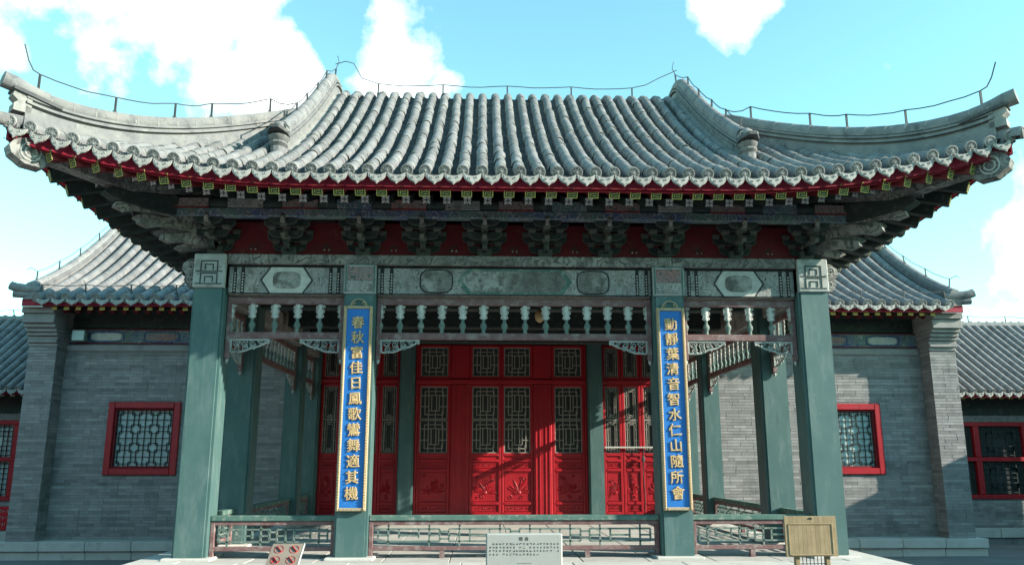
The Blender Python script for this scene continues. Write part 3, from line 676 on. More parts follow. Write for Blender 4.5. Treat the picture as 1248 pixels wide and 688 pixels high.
# -- ridges
_half = [(.10, -.12), (.10, .095), (.07, .10), (.07, .12), (.125, .124), (.125, .15), (.078, .155), (.078, .175), (.115, .18), (.115, .205), (.07, .21), (.07, .228), (.088, .232), (.082, .27), (.06, .31), (.03, .33)]
RP = _half + [(-a, b) for a, b in reversed(_half)]
RTOP = {}
for s in (-1, 1):
    ys = [-.30 + 7.3 * i / 46 for i in range(47)]; path = [Vector((s * GX, y, surf(0, y) + .05)) for y in ys]
    scl = [1.0 + .12 * math.exp(-((y - YC) / .8) ** 2) for y in ys]
    m = MB(); m.sweep(path, RP, (1, 0, 0), scale=scl); gr_ = m.build('gable_ridge', 'ridge', ROOF, 35)
    m = MB(); m.sweep(path, [(-.26, -.14), (.26, -.14), (.26, -.05), (.1, .0), (-.1, .0), (-.26, -.05)], (1, 0, 0)); m.build('mortar_bed', 'lime', gr_)
    RTOP[('g', s)] = [p + Vector((0, 0, .33 * k)) for p, k in zip(path, scl)]
    for i in range(8):                                 # round cover tiles with bands along the top
        y = -.22 + i * .5; p = Vector((s * GX, y, surf(0, y) + .05 + .27)); q = Vector((s * GX, y + .5, surf(0, y + .5) + .05 + .27))
        if y > YC: break
        M = frame(p, q); c = MB(); c.add(barrel(.088, (q - p).length + .01, .97), M); c.build('ridge_cover_tile', ['ridge', 'pan'], gr_, 50)
    # ornament at the foot of the gable ridge
    hx, hy = s * GX, -.38; hz = surf(0, hy) + .05
    o = MB(); o.lathe([(.10, -.08), (.105, .02), (.085, .03), (.12, .07), (.12, .09), (.09, .11), (.13, .15), (.135, .17), (.10, .19), (.1, .2)], (hx, hy, hz), 10, 1.2); on = o.build('ridge_ornament', 'ridge', ROOF, 40)
    o = MB(); o.prism([(hx - .12, hy + .1, hz + .2), (hx - .13, hy - .1, hz + .2), (hx - .05, hy - .26, hz + .215), (hx + .05, hy - .26, hz + .215), (hx + .13, hy - .1, hz + .2), (hx + .12, hy + .1, hz + .2)], (0, 0, .045)); o.build('ornament_plate', 'pan', on)
    o = MB(); o.lathe([(.095, 0), (.105, .03), (.1, .08), (.08, .12), (.05, .145), (.001, .15)], (hx, hy + .02, hz + .245), 10, 1.2)
    for e in (-1, 1): spiral(o, hx + e * .085, hz + .30, .045, 1.5, 0, hy - .06, .014, e)
    o.build('ornament_head', 'ridge', on, 40)
    # hip ridge
    sx = Vector((s, 1, 0)).normalized(); n = 30; path = []; sc2 = []
    for i in range(n + 1):
        t = i / n; X = GX + .02 + (5.70 - GX - .02) * t; Y = yhip(X) if X > GX else .9; Y = -1.83 + 5.73 - X
        path.append(Vector((s * X, Y, surf(X, Y) + .04 + .10 * t ** 5))); sc2.append(1.12)
    HP = [(a * .85, b) for a, b in RP]
    m = MB(); m.sweep(path[:-1], HP, sx, scale=sc2[:-1]); hr = m.build('hip_ridge', 'ridge', ROOF, 35)
    RTOP[('h', s)] = [p + Vector((0, 0, .33 * k)) for p, k in zip(path, sc2)]
    for i in range(1, n - 2, 2):
        p, q = RTOP[('h', s)][i] - Vector((0, 0, .075)), RTOP[('h', s)][i + 2] - Vector((0, 0, .075)); c = MB(); c.add(barrel(.085, (q - p).length + .01, .97), frame(q, p, sx)); c.build('ridge_cover_tile', ['ridge', 'lime'], hr, 50)
    d = Vector((s, -1, 0)).normalized()
    e0 = path[-1]; up = Vector((0, 0, 1))
    tp = MB(); top = RTOP[('h', s)]
    tp.tube([top[-4] - up * .07, top[-3] - up * .065, top[-2] - up * .055, top[-1] - up * .04, top[-1] + d * .12 - up * .02], [.088, .09, .092, .094, .096], 10); tp.build('ridge_end_cap', 'ridge', hr, 40)
    b = MB(); b.bar(top[-5] - up * .15, top[-1] + d * .02 - up * .115, .24, .04); b.build('ridge_end_plate', 'pan', hr)
    pts = [e0 - d * .18 + up * .0, e0 + d * .0 + up * .0, e0 + d * .0 + up * .08, e0 - d * .04 + up * .12, e0 + d * .02 + up * .17, e0 - d * .0 + up * .25, e0 - d * .18 + up * .25]
    b = MB(); b.prism([p - sx * .085 for p in pts], sx * .17); b.build('ridge_end_scroll', 'lime', hr)
    # last cap tiles right at the corner
    cpt = Vector((s * 5.72, -1.82, surf(5.72, -1.82) + .03)); F = frame(cpt + d * .10, cpt - d * .25 + up * .02, sx * (1 if s > 0 else 1))
    place('tile_cap', WD, ROOF, F); b = MB(); b.add(barrel(.076, .35), F); b.build('barrel_tile', ['tile', 'lime'], ROOF, 50)

# -- lightning wire and posts
def wire(par, pts_top, idx, h, ext0=None, ext1=None, lean=.0, name='lightning_wire'):
    tops = []; m = MB()
    posts = []
    for i in idx:
        p = pts_top[i]; t = p + Vector((lean * random.uniform(-1, 1), 0, h)); tops.append(t); posts.append((p - Vector((0, 0, .05)), t))
    line = []
    for a, b in zip(tops, tops[1:]):
        for k in range(5): t = k / 5; q = a.lerp(b, t); q.z -= .035 * math.sin(math.pi * t) - random.uniform(-.006, .006); line.append(q)
    line.append(tops[-1])
    if ext0: line = [tops[0] + Vector(e) for e in ext0] + line
    if ext1: line = line + [tops[-1] + Vector(e) for e in ext1]
    m.tube(line, .008, 5); wv = m.build(name, 'iron', par)
    for a, b in posts:
        c = MB(); c.bar(a, b, .016, .026); c.bar(a + Vector((0, 0, .0)), a + Vector((0, 0, .07)), .04, .04); c.build('wire_post', 'iron', wv)
    return wv
for s in (-1, 1):
    tp = RTOP[('h', s)]; ge = RTOP[('g', s)][5] + Vector((0, 0, .17)) - (tp[4] + Vector((0, 0, .2)))
    wire(PAV, tp, [28, 21, 15, 11, 4], .2, ext0=[(s * .10, -.20, .28), (s * .08, -.12, .12), (s * .05, -.06, .03)], ext1=[tuple(ge * .33 - Vector((0, 0, .05))), tuple(ge * .66 - Vector((0, 0, .05))), tuple(ge)], lean=.0)
    tg = RTOP[('g', s)]
    wire(PAV, tg, [1, 5, 9, 13, 17, 22], .17, ext1=[(-s * .05, .0, .12), (-s * .02, 0, .25)], lean=.02)
rt = [Vector((x, YC - .1, surf(0, YC) + .07)) for x in (-2.3, -1.15, .0, 1.15, 2.25)]
wire(PAV, rt, range(5), .2, ext0=[(-.78, 0, .36), (-.6, 0, .42), (-.45, 0, .38), (-.3, 0, .1)], ext1=[(.25, 0, .06), (.5, 0, .2), (.83, 0, .36)])

# -- hanging lattice with balusters
def baluster():
    m = MB(); m.slot = 0
    m.lathe([(.026, 0), (.03, .012), (.022, .03), (.03, .055), (.044, .085), (.04, .11), (.024, .135), (.017, .155), (.024, .165), (.024, .178)], (0, 0, 0), 8, .8)
    m.slot = 1
    for e in (-1, 1):
        spiral(m, e * .034, .205, .024, 1.3, math.pi / 2, 0, .011, e, 8); spiral(m, e * .036, .262, .032, 1.4, -math.pi / 2, 0, .011, -e, 9); spiral(m, e * .04, .318, .022, 1.2, 0, 0, .010, e, 8)
    m.lathe([(.02, .17), (.034, .2), (.022, .23), (.04, .262), (.022, .3), (.034, .33), (.03, .35)], (0, 0, 0), 6, .6)
    return m.mesh('baluster', ['lattice', 'white'], 50)
BAL = baluster()
def corner_carving(w_, h_):
    m = MB(); rnd = random.Random(3)
    m.bar((0, 0, -.012), (w_, 0, -.012), .03, .02); m.bar((.012, 0, -.02), (.012, 0, -h_), .03, .02)
    low = [(.02, -h_), (w_ * .35, -h_ * .95), (w_ * .55, -h_ * .7), (w_ * .75, -h_ * .55), (w_, -.03)]
    m.tube([(x, 0, z) for x, z in low], .013, 5)
    for (cx, cz, r, a, sg) in ((.07, -.055, .05, 0, 1), (.17, -.06, .05, 2, -1), (.27, -.055, .045, 1, 1), (.36, -.045, .034, 3, -1), (.08, -.13, .045, 2, -1), (.18, -.125, .042, 0, 1), (.26, -.105, .026, 1, -1), (.43, -.03, .02, 0, 1)):
        spiral(m, cx * w_ / .47, cz, r, 1.6, a, 0, .0095, sg, 12)
        m.lathe([(.001, -.018), (.018, 0), (.001, .018)], (cx * w_ / .47 + .03, -.008, cz - .02), 5)
    return m.mesh('corner_carving', 'oldwhite', 50)
CC = corner_carving(.5, .17)
def hanging(x0, x1, M, par, n):
    """frame in local xz plane from x0 to x1, y=0"""
    a = MB(); a.tbox(x0, x1, -.03, .03, 3.125, 3.205, .006); a.tbox(x0, x1, -.03, .03, 2.675, 2.76, .006)
    for x in (x0, x1): a.tbox(x - .028, x + .028, -.032, .032, 2.42, 3.22, .006)
    h = place('hanging_lattice', a.mesh('hanging_lattice', 'mauve'), par, M)
    for i in range(n + 1):
        x = x0 + (x1 - x0) * i / n + (.012 if i == 0 else -.012 if i == n else 0); place('baluster', BAL, h, T(x, 0, 2.757) @ Matrix.Diagonal((1, 1, 1.055, 1)))
    for e, x in ((1, x0 + .028), (-1, x1 - .028)):
        c = place('corner_carving', CC, h, T(x, 0, 2.675) @ Matrix.Diagonal((e, 1, 1, 1)))
        b = MB(); b.lathe([(.001, -.045), (.018, -.03), (.026, 0), (.016, .02), (.03, .035), (.03, .06)], (x - e * .028, 0, 2.40), 8); b.build('hanging_bud', 'oldwhite', h, 50)
    return h
I4 = Matrix.Identity(4)
hanging(-1.755, 1.755, T(0, -.02, 0), PAV, 13)
hanging(-3.665, -2.225, T(0, -.02, 0), PAV, 5); hanging(2.225, 3.665, T(0, -.02, 0), PAV, 5)
for s in (-1, 1):
    Ms = T(s * 3.9, 0, 0) @ Matrix.Rotation(math.pi / 2, 4, 'Z')
    hanging(.235, 1.415, Ms, PAV, 5); hanging(1.885, 4.83, Ms, PAV, 12); hanging(5.21, 6.5, Ms, PAV, 4)

# -- low railing
def railing(x0, x1, M, par):
    a = MB(); a.slot = 0; a.tbox(x0, x1, -.055, .055, .435, .50, .008); a.slot = 1; a.tbox(x0, x1, -.035, .035, .385, .433, .004)
    a.tbox(x0, x1, -.035, .035, .085, .135, .006)
    for x in (x0 + .025, x1 - .025): a.tbox(x - .025, x + .025, -.038, .038, .0, .43, .005)
    nft = max(1, int((x1 - x0) / 1.7))
    for i in range(nft): x = x0 + (x1 - x0) * (i + .5) / nft; a.box(x - .03, x + .03, -.03, .03, -.005, .085)
    r = place('railing', a.mesh('railing', ['greend', 'mauve']), par, M)
    n = max(1, round((x1 - x0) / .85)); u = (x1 - x0 - .1) / n; th = .02
    def bar(xa, za, xb, zb):
        m = MB(); m.bar((xa, 0, za), (xb, 0, zb), .03, th, (0, 0, 1) if za == zb else (1, 0, 0)); m.build('lattice_bar', 'lattice', r)
    zt, zb, zm = .335, .19, .26
    for i in range(n):
        a0 = x0 + .05 + i * u; g = .055 * u / .85; l, rr = a0 + g, a0 + u - g
        bar(l, zt, rr, zt); bar(l, zb, rr, zb); bar(l, zt, l, zb); bar(rr, zt, rr, zb)
        for f in (.17, .83): bar(l + (rr - l) * f, .385, l + (rr - l) * f, .135)
        for f in (.34, .66): bar(l + (rr - l) * f, zt, l + (rr - l) * f, zb if i % 2 else zm - .03)
        bar(l + (rr - l) * .34, zm, l + (rr - l) * .66, zm)
        bar(l + (rr - l) * 0, zm, l + (rr - l) * .17, zm); bar(l + (rr - l) * .83, zm, rr, zm)
        if i: 
            for z in (zt - .03, zb + .03): bar(a0 - g, z, a0 + g, z)
    return r
railing(-1.785, 1.785, T(0, -.03, 0), PAV); railing(-3.695, -2.195, T(0, -.03, 0), PAV); railing(2.195, 3.695, T(0, -.03, 0), PAV)
for s in (-1, 1):
    Ms = T(s * 3.9, 0, 0) @ Matrix.Rotation(math.pi / 2, 4, 'Z')
    railing(.205, 1.445, Ms, PAV); railing(1.855, 4.85, Ms, PAV); railing(5.19, 6.5, Ms, PAV)

# ------------------------------------------------------------------ couplet boards
def couplet(x, chars, label):
    base = (x, -.24, .56); t = thing('couplet_board', label, 'board', base, 'pair of couplet boards on the inner columns')
    # bowed slightly around the column
    w_, z0, z1 = .36, .56, 3.07; y = -.25
    MB().tbox(x - w_ / 2 + .03, x + w_ / 2 - .03, y, y + .035, z0 + .03, z1 - .03, .005).build('board', 'blue', t)
    f = MB()
    for a in ((x - w_ / 2, x - w_ / 2 + .038, z0, z1), (x + w_ / 2 - .038, x + w_ / 2, z0, z1), (x - w_ / 2 + .038, x + w_ / 2 - .038, z0, z0 + .038), (x - w_ / 2 + .038, x + w_ / 2 - .038, z1 - .038, z1)):
        f.tbox(a[0], a[1], y - .02, y + .04, a[2], a[3], .008)
    fr = f.build('frame', 'goldrim', t)
    bd = MB(); zz = z0 + .03
    while zz < z1 - .02:
        for e in (-1, 1): bd.lathe([(.001, -.014), (.011, 0), (.001, .014)], (x + e * (w_ / 2 - .024), y - .024, zz), 5)
        zz += .034
    stuff(bd.build('gilt_beading', 'gold', fr))
    pitch = (z1 - z0 - .42) / (len(chars) - 1)
    for i, ch in enumerate(chars):
        me = text_mesh(ch, .165, .012, 'gold', .0032)
        o = place('character', me, t, T(x + random.uniform(-.004, .004), y - .008, z1 - .225 - i * pitch) @ Matrix.Rotation(math.pi / 2, 4, 'X') @ Matrix(((1, .0, 0, 0), (.10, 1, 0, 0), (0, 0, 1, 0), (0, 0, 0, 1))))
    h = MB(); pts = [(x + .1 * math.cos(a) * (1 if math.sin(a) < .8 else .9), y + .01, z1 + .0 + .09 * math.sin(a)) for a in [math.pi * i / 10 for i in range(11)]]
    h.tube(pts, .009, 5); spiral(h, x - .07, z1 + .03, .025, 1.3, 0, y + .01, .007); spiral(h, x + .07, z1 + .03, .025, 1.3, 3, y + .01, .007, -1); h.build('hanger', 'goldrim', t, 50)
couplet(-1.99, '春秋富佳日鳳歌鸞舞適其機', 'blue couplet board with gilt writing on the column beside the red-symbol sign')
couplet(1.99, '動靜葉清音智水仁山隨所會', 'blue couplet board with gilt writing on the column beside the wooden sign')

# ------------------------------------------------------------------ main hall behind the stage
HALL = thing('main_hall', 'long grey brick hall with red lattice doors behind the open stage', 'building', (0, 7, GZ))
DY = 6.7
for s in (-1, 1):                                       # brick wing walls
    a, b = sorted((s * 4.1, s * 9.06)); wx = s * 7.33; hole = (wx - .73, wx + .73, .87, 2.33)
    m = MB(); m.box(a, hole[0], 6.812, 7.2, -.38, 3.5); m.box(hole[1], b, 6.812, 7.2, -.38, 3.5); m.box(hole[0], hole[1], 6.812, 7.2, -.38, hole[2]); m.box(hole[0], hole[1], 6.812, 7.2, hole[3], 3.5)
    wl = m.build('wall', 'mort', HALL)
    m = MB(); brickwall(m, a, b, -.38, 3.36, 6.8, holes=[hole]); stuff(m.build('bricks', 'brick', wl))
    MB().tbox(a, b, 6.77, 7.2, 3.365, 3.52, .03).build('wall_coping', 'brick', wl)
    # window
    wn = MB()
    for (x0, x1, z0, z1) in ((hole[0], hole[0] + .13, .87, 2.33), (hole[1] - .13, hole[1], .87, 2.33), (hole[0] + .13, hole[1] - .13, .87, 1.0), (hole[0] + .13, hole[1] - .13, 2.2, 2.33)):
        wn.tbox(x0, x1, 6.745, 6.95, z0, z1, .012)
    win = wn.build('window', 'red', HALL)
    m = MB()
    for (x0, x1, z0, z1) in ((hole[0] + .13, hole[0] + .17, 1.0, 2.2), (hole[1] - .17, hole[1] - .13, 1.0, 2.2), (hole[0] + .17, hole[1] - .17, 1.0, 1.04), (hole[0] + .17, hole[1] - .17, 2.16, 2.2)): m.tbox(x0, x1, 6.80, 6.9, z0, z1, .005)
    m.build('inner_frame', 'redold', win)
    m = MB(); m.box(hole[0] + .14, hole[1] - .14, 6.885, 6.895, 1.0, 2.2); m.build('pane', 'pane', win)
    x0, x1, z0, z1 = hole[0] + .17, hole[1] - .17, 1.04, 2.16; m = MB(); nx = 3; ux, uz = (x1 - x0) / nx, (z1 - z0) / nx; t_ = .0125; yy = 6.86
    def lb(xa, za, xb, zb):
        xa, xb = max(x0, min(x1, xa)), max(x0, min(x1, xb)); za, zb = max(z0, min(z1, za)), max(z0, min(z1, zb))
        if abs(xa - xb) + abs(za - zb) > .01: m.bar((xa, yy, za), (xb, yy, zb), .02, t_, (0, 0, 1) if za == zb else (1, 0, 0))
    def sq(cx, cz, h):
        lb(cx - h, cz - h, cx + h, cz - h); lb(cx - h, cz + h, cx + h, cz + h); lb(cx - h, cz - h, cx - h, cz + h); lb(cx + h, cz - h, cx + h, cz + h)
    for i in range(nx):
        for k in range(nx): sq(x0 + (i + .5) * ux, z0 + (k + .5) * uz, ux * .37)
        lb(x0 + (i + .5) * ux, z0, x0 + (i + .5) * ux, z1); lb(x0, z0 + (i + .5) * uz, x1, z0 + (i + .5) * uz)
    for i in range(nx + 1):
        for k in range(nx + 1): sq(x0 + i * ux, z0 + k * uz, ux * .24)
    m.build('lattice', 'dkgreen', win)
    # end pier with stepped corbel head
    pa, pb = sorted((s * 9.06, s * 9.62))
    m = MB(); m.box(pa + .012, pb - .012, 6.412, 7.3, -.38, 3.42); pr = m.build('pier', 'mort', HALL)
    m = MB(); brickwall(m, pa, pb, -.38, 3.42, 6.4); brickwall(m, 6.4, 7.2, -.38, 3.42, s * 9.06, face=(-s, 0), axis='y'); brickwall(m, 6.4, 13.4, -.38, 4.2, s * 9.62, face=(s, 0), axis='y'); stuff(m.build('bricks', 'brick', pr))
    for k, (yo, z0, z1) in enumerate(((6.38, 3.42, 3.49), (6.33, 3.49, 3.55), (6.36, 3.55, 3.63), (6.30, 3.63, 3.70), (6.24, 3.70, 3.78), (6.17, 3.78, 3.86), (6.10, 3.86, 4.05), (6.04, 4.05, 4.18))):
        MB().tbox(pa - .01 - .004 * k, pb + .01 + .004 * k, yo, 7.2, z0 + .001, z1 - .001, .01).build('corbel_course', 'brick', pr)
    m = MB(); m.box(min(s * 9.2, s * 9.6), max(s * 9.2, s * 9.6), 7.25, 13.4, -.38, 4.6); m.build('gable_wall', 'mort', HALL)
    g = MB(); pts = [(s * 9.605, 7.2 + 6.2 * i / 12) for i in range(13)]
    # plinth stones
    for i in range(6):
        x0 = s * 4.52 + s * i * .88; x1 = x0 + s * .88
        MB().tbox(min(x0, x1) + .004, max(x0, x1) - .004, 6.28, 6.82, -.56, -.38, .01).build('plinth_stone', 'stone', HALL)
        MB().tbox(min(x0, x1) + .004, max(x0, x1) - .004, 6.34, 6.82, GZ - .02, -.565, .01).build('plinth_stone', 'stone', HALL)
    # painted tie beams above the wing wall
    m = MB(); m.tbox(min(s * 4.3, s * 9.06), max(s * 4.3, s * 9.06), 6.86, 7.1, 3.53, 3.86, .015); pb_ = m.build('painted_beam', 'paintb', HALL)
    for k in range(3):
        cx = s * (6.0 + k * 1.15)
        panel('cartouche', round_pts(cx, 3.69, .34, .085, -.1), 6.858, 'white' if k % 2 == 0 else 'paintr', pb_); ol = MB(); outline(ol, round_pts(cx, 3.69, .4, .125, -.1), 6.854, .018); ol.build('painted_line', 'bluep', pb_)
    for zz in (3.55, 3.84): MB().box(min(s * 4.3, s * 9.05), max(s * 4.3, s * 9.05), 6.850, 6.858, zz - .012, zz + .012).build('painted_line', 'redold', pb_)
    MB().tbox(min(s * 4.3, s * 9.06), max(s * 4.3, s * 9.06), 6.9, 7.1, 3.88, 4.2, .01).build('upper_beam', 'dkgreen', HALL)
    m = MB(); m.tube([(s * 4.3, 6.85, 4.27), (s * 9.06, 6.85, 4.27)], .09, 10); m.build('eave_purlin', 'dkgreen', HALL, 40)

# -- timber front with doors
def dbox(x0, x1, z0, z1, y0, y1, par, name='rail', mt='red', b=.012): return MB().tbox(x0, x1, y0, y1, z0, z1, b).build(name, mt, par)
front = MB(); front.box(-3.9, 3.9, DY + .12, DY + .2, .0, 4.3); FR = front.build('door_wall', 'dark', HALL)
for x in (-3.9, -1.95, 1.95, 3.9):
    m = MB(); m.prism([(x + a, DY - .02 + b, 0) for a, b in colprof(.155)], (0, 0, 4.2)); m.build('hall_column', 'green', HALL)
dbox(-3.75, 3.75, 3.56, 4.2, DY - .02, DY + .14, HALL, 'lintel_beam', 'redold')
dbox(-3.75, 3.75, 0, .07, DY - .05, DY + .1, HALL, 'threshold', 'red')
def lattice_panel(par, x0, x1, z0, z1, y, rings=3, tall=True):
    m = MB(); t_ = .018; w_, h_ = x1 - x0, z1 - z0
    def b(xa, za, xb, zb): m.bar((xa, y, za), (xb, y, zb), .02, t_, (0, 0, 1) if za == zb else (1, 0, 0))
    ins = [w_ * f for f in (.02, .17, .31)][:rings]
    for i in ins:
        a, c, d, e = x0 + i, x1 - i, z0 + i, z1 - i; b(a, d, c, d); b(a, e, c, e); b(a, d, a, e); b(c, d, c, e)
    for i, j in zip(ins, ins[1:]):
        a, c, d, e = x0 + i, x1 - i, z0 + i, z1 - i; g = j - i
        nz = max(3, int(h_ / .17)); 
        for k in range(1, nz):
            z = z0 + h_ * k / nz + (.04 if i else 0)
            if d < z < e: b(a, z, a + g, z); b(c - g, z, c, z)
        for k in range(1, 4):
            x = x0 + w_ * k / 4 + (.03 if i else 0)
            if a < x < c: b(x, d, x, d + g); b(x, e - g, x, e)
    i = ins[-1]; cx = (x0 + x1) / 2; q = .05
    b(cx - q, z0 + i, cx - q, z1 - i); b(cx + q, z0 + i, cx + q, z1 - i)
    m.build('lattice', 'doorlat', par)
def carved(par, x0, x1, z0, z1, y, seed):
    MB().tbox(x0, x1, y, y + .02, z0, z1, .004).build('panel', 'red', par)
    m = MB(); rn = random.Random(seed); w_, h_ = x1 - x0, z1 - z0; e = .022
    for (a, c, d, f) in ((x0 + e, x1 - e, z0 + e, z0 + e), (x0 + e, x1 - e, z1 - e, z1 - e), (x0 + e, x0 + e, z0 + e, z1 - e), (x1 - e, x1 - e, z0 + e, z1 - e)): m.bar((a, y, d), (c, y, f), .016, .012, (0, 0, 1) if d == f else (1, 0, 0))
    if h_ > .2:
        bx, bz = (x0 + x1) / 2 + rn.uniform(-.04, .04), z0 + h_ * .3
        for k in range(9):
            spiral(m, x0 + .07 + rn.random() * (w_ - .14), z0 + .08 + rn.random() * (h_ - .16), rn.uniform(.025, .045), 1.5, rn.uniform(0, 6), y - .005, .008, rn.choice((-1, 1)), 9)
        for k in range(11):
            a = math.pi * (.0 + k / 10) + rn.uniform(-.15, .15); l = h_ * rn.uniform(.22, .48); l = min(l, (w_ / 2 - .05) / max(.15, abs(math.cos(a))))
            p = [(bx + math.cos(a) * l * t + .02 * math.sin(3 * t + k), y - .004, bz + math.sin(a) * l * t) for t in (.2, .45, .7, 1)]; m.tube(p, [.006, .008, .012, .004], 4)
            spiral(m, p[-1][0] * .93 + bx * .07, p[-1][2] * .93 + bz * .07, .02, 1.2, a, y - .004, .006, rn.choice((-1, 1)), 7)
        m.lathe([(.001, -.04), (.035, -.02), (.045, 0), (.03, .03), (.001, .045)], (bx, y, bz), 7, .4)
    else:
        for k in range(6): spiral(m, x0 + .05 + (w_ - .1) * (k + .5) / 6, (z0 + z1) / 2, min(.026, h_ * .28), 1.3, k, y - .003, .006, 1 if k % 2 else -1, 7)
    m.build('carving', 'red', par)
def door_leaf(x0, x1, seed, y=DY + .02):
    d = MB(); z0, z1 = .07, 2.72; st = .055
    for (a, b, c, e) in ((x0, x0 + st, z0, z1), (x1 - st, x1, z0, z1)): d.tbox(a, b, y, y + .055, c, e, .008)
    for (c, e) in ((z0, .13), (.27, .33), (.93, .99), (1.12, 1.18), (1.24, 1.30), (2.66, z1)): d.tbox(x0 + st, x1 - st, y - .004, y + .05, c, e, .008)
    l = d.build('door_leaf', 'red', HALL)
    i0, i1 = x0 + st, x1 - st
    carved(l, i0, i1, .13, .27, y + .022, seed); carved(l, i0, i1, .33, .93, y + .022, seed + 1); carved(l, i0, i1, .99, 1.12, y + .022, seed + 2)
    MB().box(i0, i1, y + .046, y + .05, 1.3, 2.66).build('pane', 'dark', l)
    MB().box(i0, i1, y + .02, y + .03, 1.18, 1.24).build('panel', 'red', l)
    lattice_panel(l, i0, i1, 1.3, 1.975, y + .03); lattice_panel(l, i0, i1, 1.985, 2.66, y + .03)
    return l
def transom(x0, x1, y=DY + .02):
    d = MB(); z0, z1 = 2.82, 3.54; st = .055
    for (a, b, c, e) in ((x0, x0 + st, z0, z1), (x1 - st, x1, z0, z1), (x0 + st, x1 - st, z0, z0 + st), (x0 + st, x1 - st, z1 - st, z1)): d.tbox(a, b, y, y + .05, c, e, .008)
    l = d.build('transom_window', 'red', HALL)
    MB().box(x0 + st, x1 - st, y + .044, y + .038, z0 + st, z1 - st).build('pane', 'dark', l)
    lattice_panel(l, x0 + st, x1 - st, z0 + st, z1 - st, y + .028)
# centre bay: fixed leaf, jamb, double door, jamb, fixed leaf
sd0 = 11
for (a, b) in ((-1.74, -1.06), (-.66, -.003), (.003, .66), (1.06, 1.74)):
    door_leaf(a, b, sd0); transom(a, b); sd0 += 5
for s in (-1, 1):
    dbox(min(s * .665, s * 1.055), max(s * .665, s * 1.055), .07, 2.72, DY + .0, DY + .1, HALL, 'door_jamb', 'red', .02)
    jb = HALL.children[-1]
    for q in (.72, .8, .92, 1.0): MB().tbox(s * q - .012, s * q + .012, DY - .014, DY + .0, .07, 2.72, .004).build('jamb_moulding', 'red', jb)
    dbox(min(s * .665, s * 1.055), max(s * .665, s * 1.055), 2.83, 3.54, DY + .02, DY + .1, HALL, 'transom_post', 'red')
    dbox(min(s * 1.745, s * 1.79), max(s * 1.745, s * 1.79), .07, 3.55, DY + .0, DY + .1, HALL, 'door_post', 'red')
    # side bays: four narrow leaves
    xs_ = [s * (2.12 + i * .405) for i in range(5)]
    for i in range(4):
        a, b = sorted((xs_[i] + s * .004, xs_[i + 1] - s * .004)); door_leaf(a, b, sd0); transom(a, b); sd0 += 5
for (a, b) in ((-3.75, -2.1), (-1.79, 1.79), (2.1, 3.75)): dbox(a, b, 2.725, 2.815, DY - .01, DY + .1, HALL, 'door_rail', 'red')
b = MB(); b.bar((2.14, DY - .03, 1.42), (3.6, DY - .03, 1.42), .03, .03); bb = b.build('door_bar', 'white', HALL)
b = MB(); b.tube([(2.93, DY - .06, 1.41), (2.94, DY - .06, 1.2), (2.92, DY - .05, .9), (2.95, DY - .05, .4), (2.93, DY - .05, .15)], .009, 5); b.lathe([(.025, 0), (.035, .04), (.03, .1), (.02, .12)], (2.93, DY - .06, 1.12), 6); b.build('door_chain', 'iron', bb)

# -- hall roof
def Q(d): return 4.31 + .42 * d + .06 * d * d
HY0 = 5.86; HR = 10.3
def hs(Y):
    d = (Y if Y <= HR else 2 * HR - Y) - HY0; z = Q(d)
    k = max(0, d - 4.0); return z - k * k * 1.1
dk = MB()
for (xa, xb, yst) in ((-9.62, -4.2, HY0), (-4.2, 4.2, 7.25), (4.2, 9.62, HY0)):
    n = 20
    for k in range(n):
        for off in (-.17, -.04):
            a, b = yst + .03 + (HR - yst) * k / n, yst + .03 + (HR - yst) * (k + 1) / n
            dk.q([(xa, a, hs(a) + off), (xb, a, hs(a) + off), (xb, b, hs(b) + off), (xa, b, hs(b) + off)], [(0, 1, 2, 3)])
for k in range(16):
    for off in (-.17, -.04):
        a, b = HR + 4.4 * k / 16, HR + 4.4 * (k + 1) / 16; dk.q([(-9.62, a, hs(a) + off), (9.62, a, hs(a) + off), (9.62, b, hs(b) + off), (-9.62, b, hs(b) + off)], [(0, 1, 2, 3)])
HROOF = dk.build('roof', 'redold', HALL)
for s in (-1, 1):
    fascia([(s * 4.4, HY0 + .05, 4.31), (s * 9.6, HY0 + .05, 4.31)], (0, 1, 0), -.14, -.02, .05).build('eave_fascia', 'fascia', HROOF)
    g = MB(); ys = [6.5 + 7.6 * i / 20 for i in range(21)]; g.prism([(s * 9.3, y, hs(y) - .05) for y in ys] + [(s * 9.3, 14.1, 4.3), (s * 9.3, 6.5, 4.3)], (s * .3, 0, 0)); g.build('gable', 'brick', HALL)
HSP = .29
BAR2 = barrel(.094, TL * 1.25 + .012); B2M = BAR2.mesh('barrel_tile', ['tile', 'lime'], 50); WD2 = wadang(.098).mesh('tile_cap', ['cap'], 35); DR2 = drip(.25, .14).mesh('drip_tile', ['drip'])
hrest = MB(); hpan = MB(); prev = None; TLs = TL; cnt = 0
n = int(9.5 / HSP); TL = .25
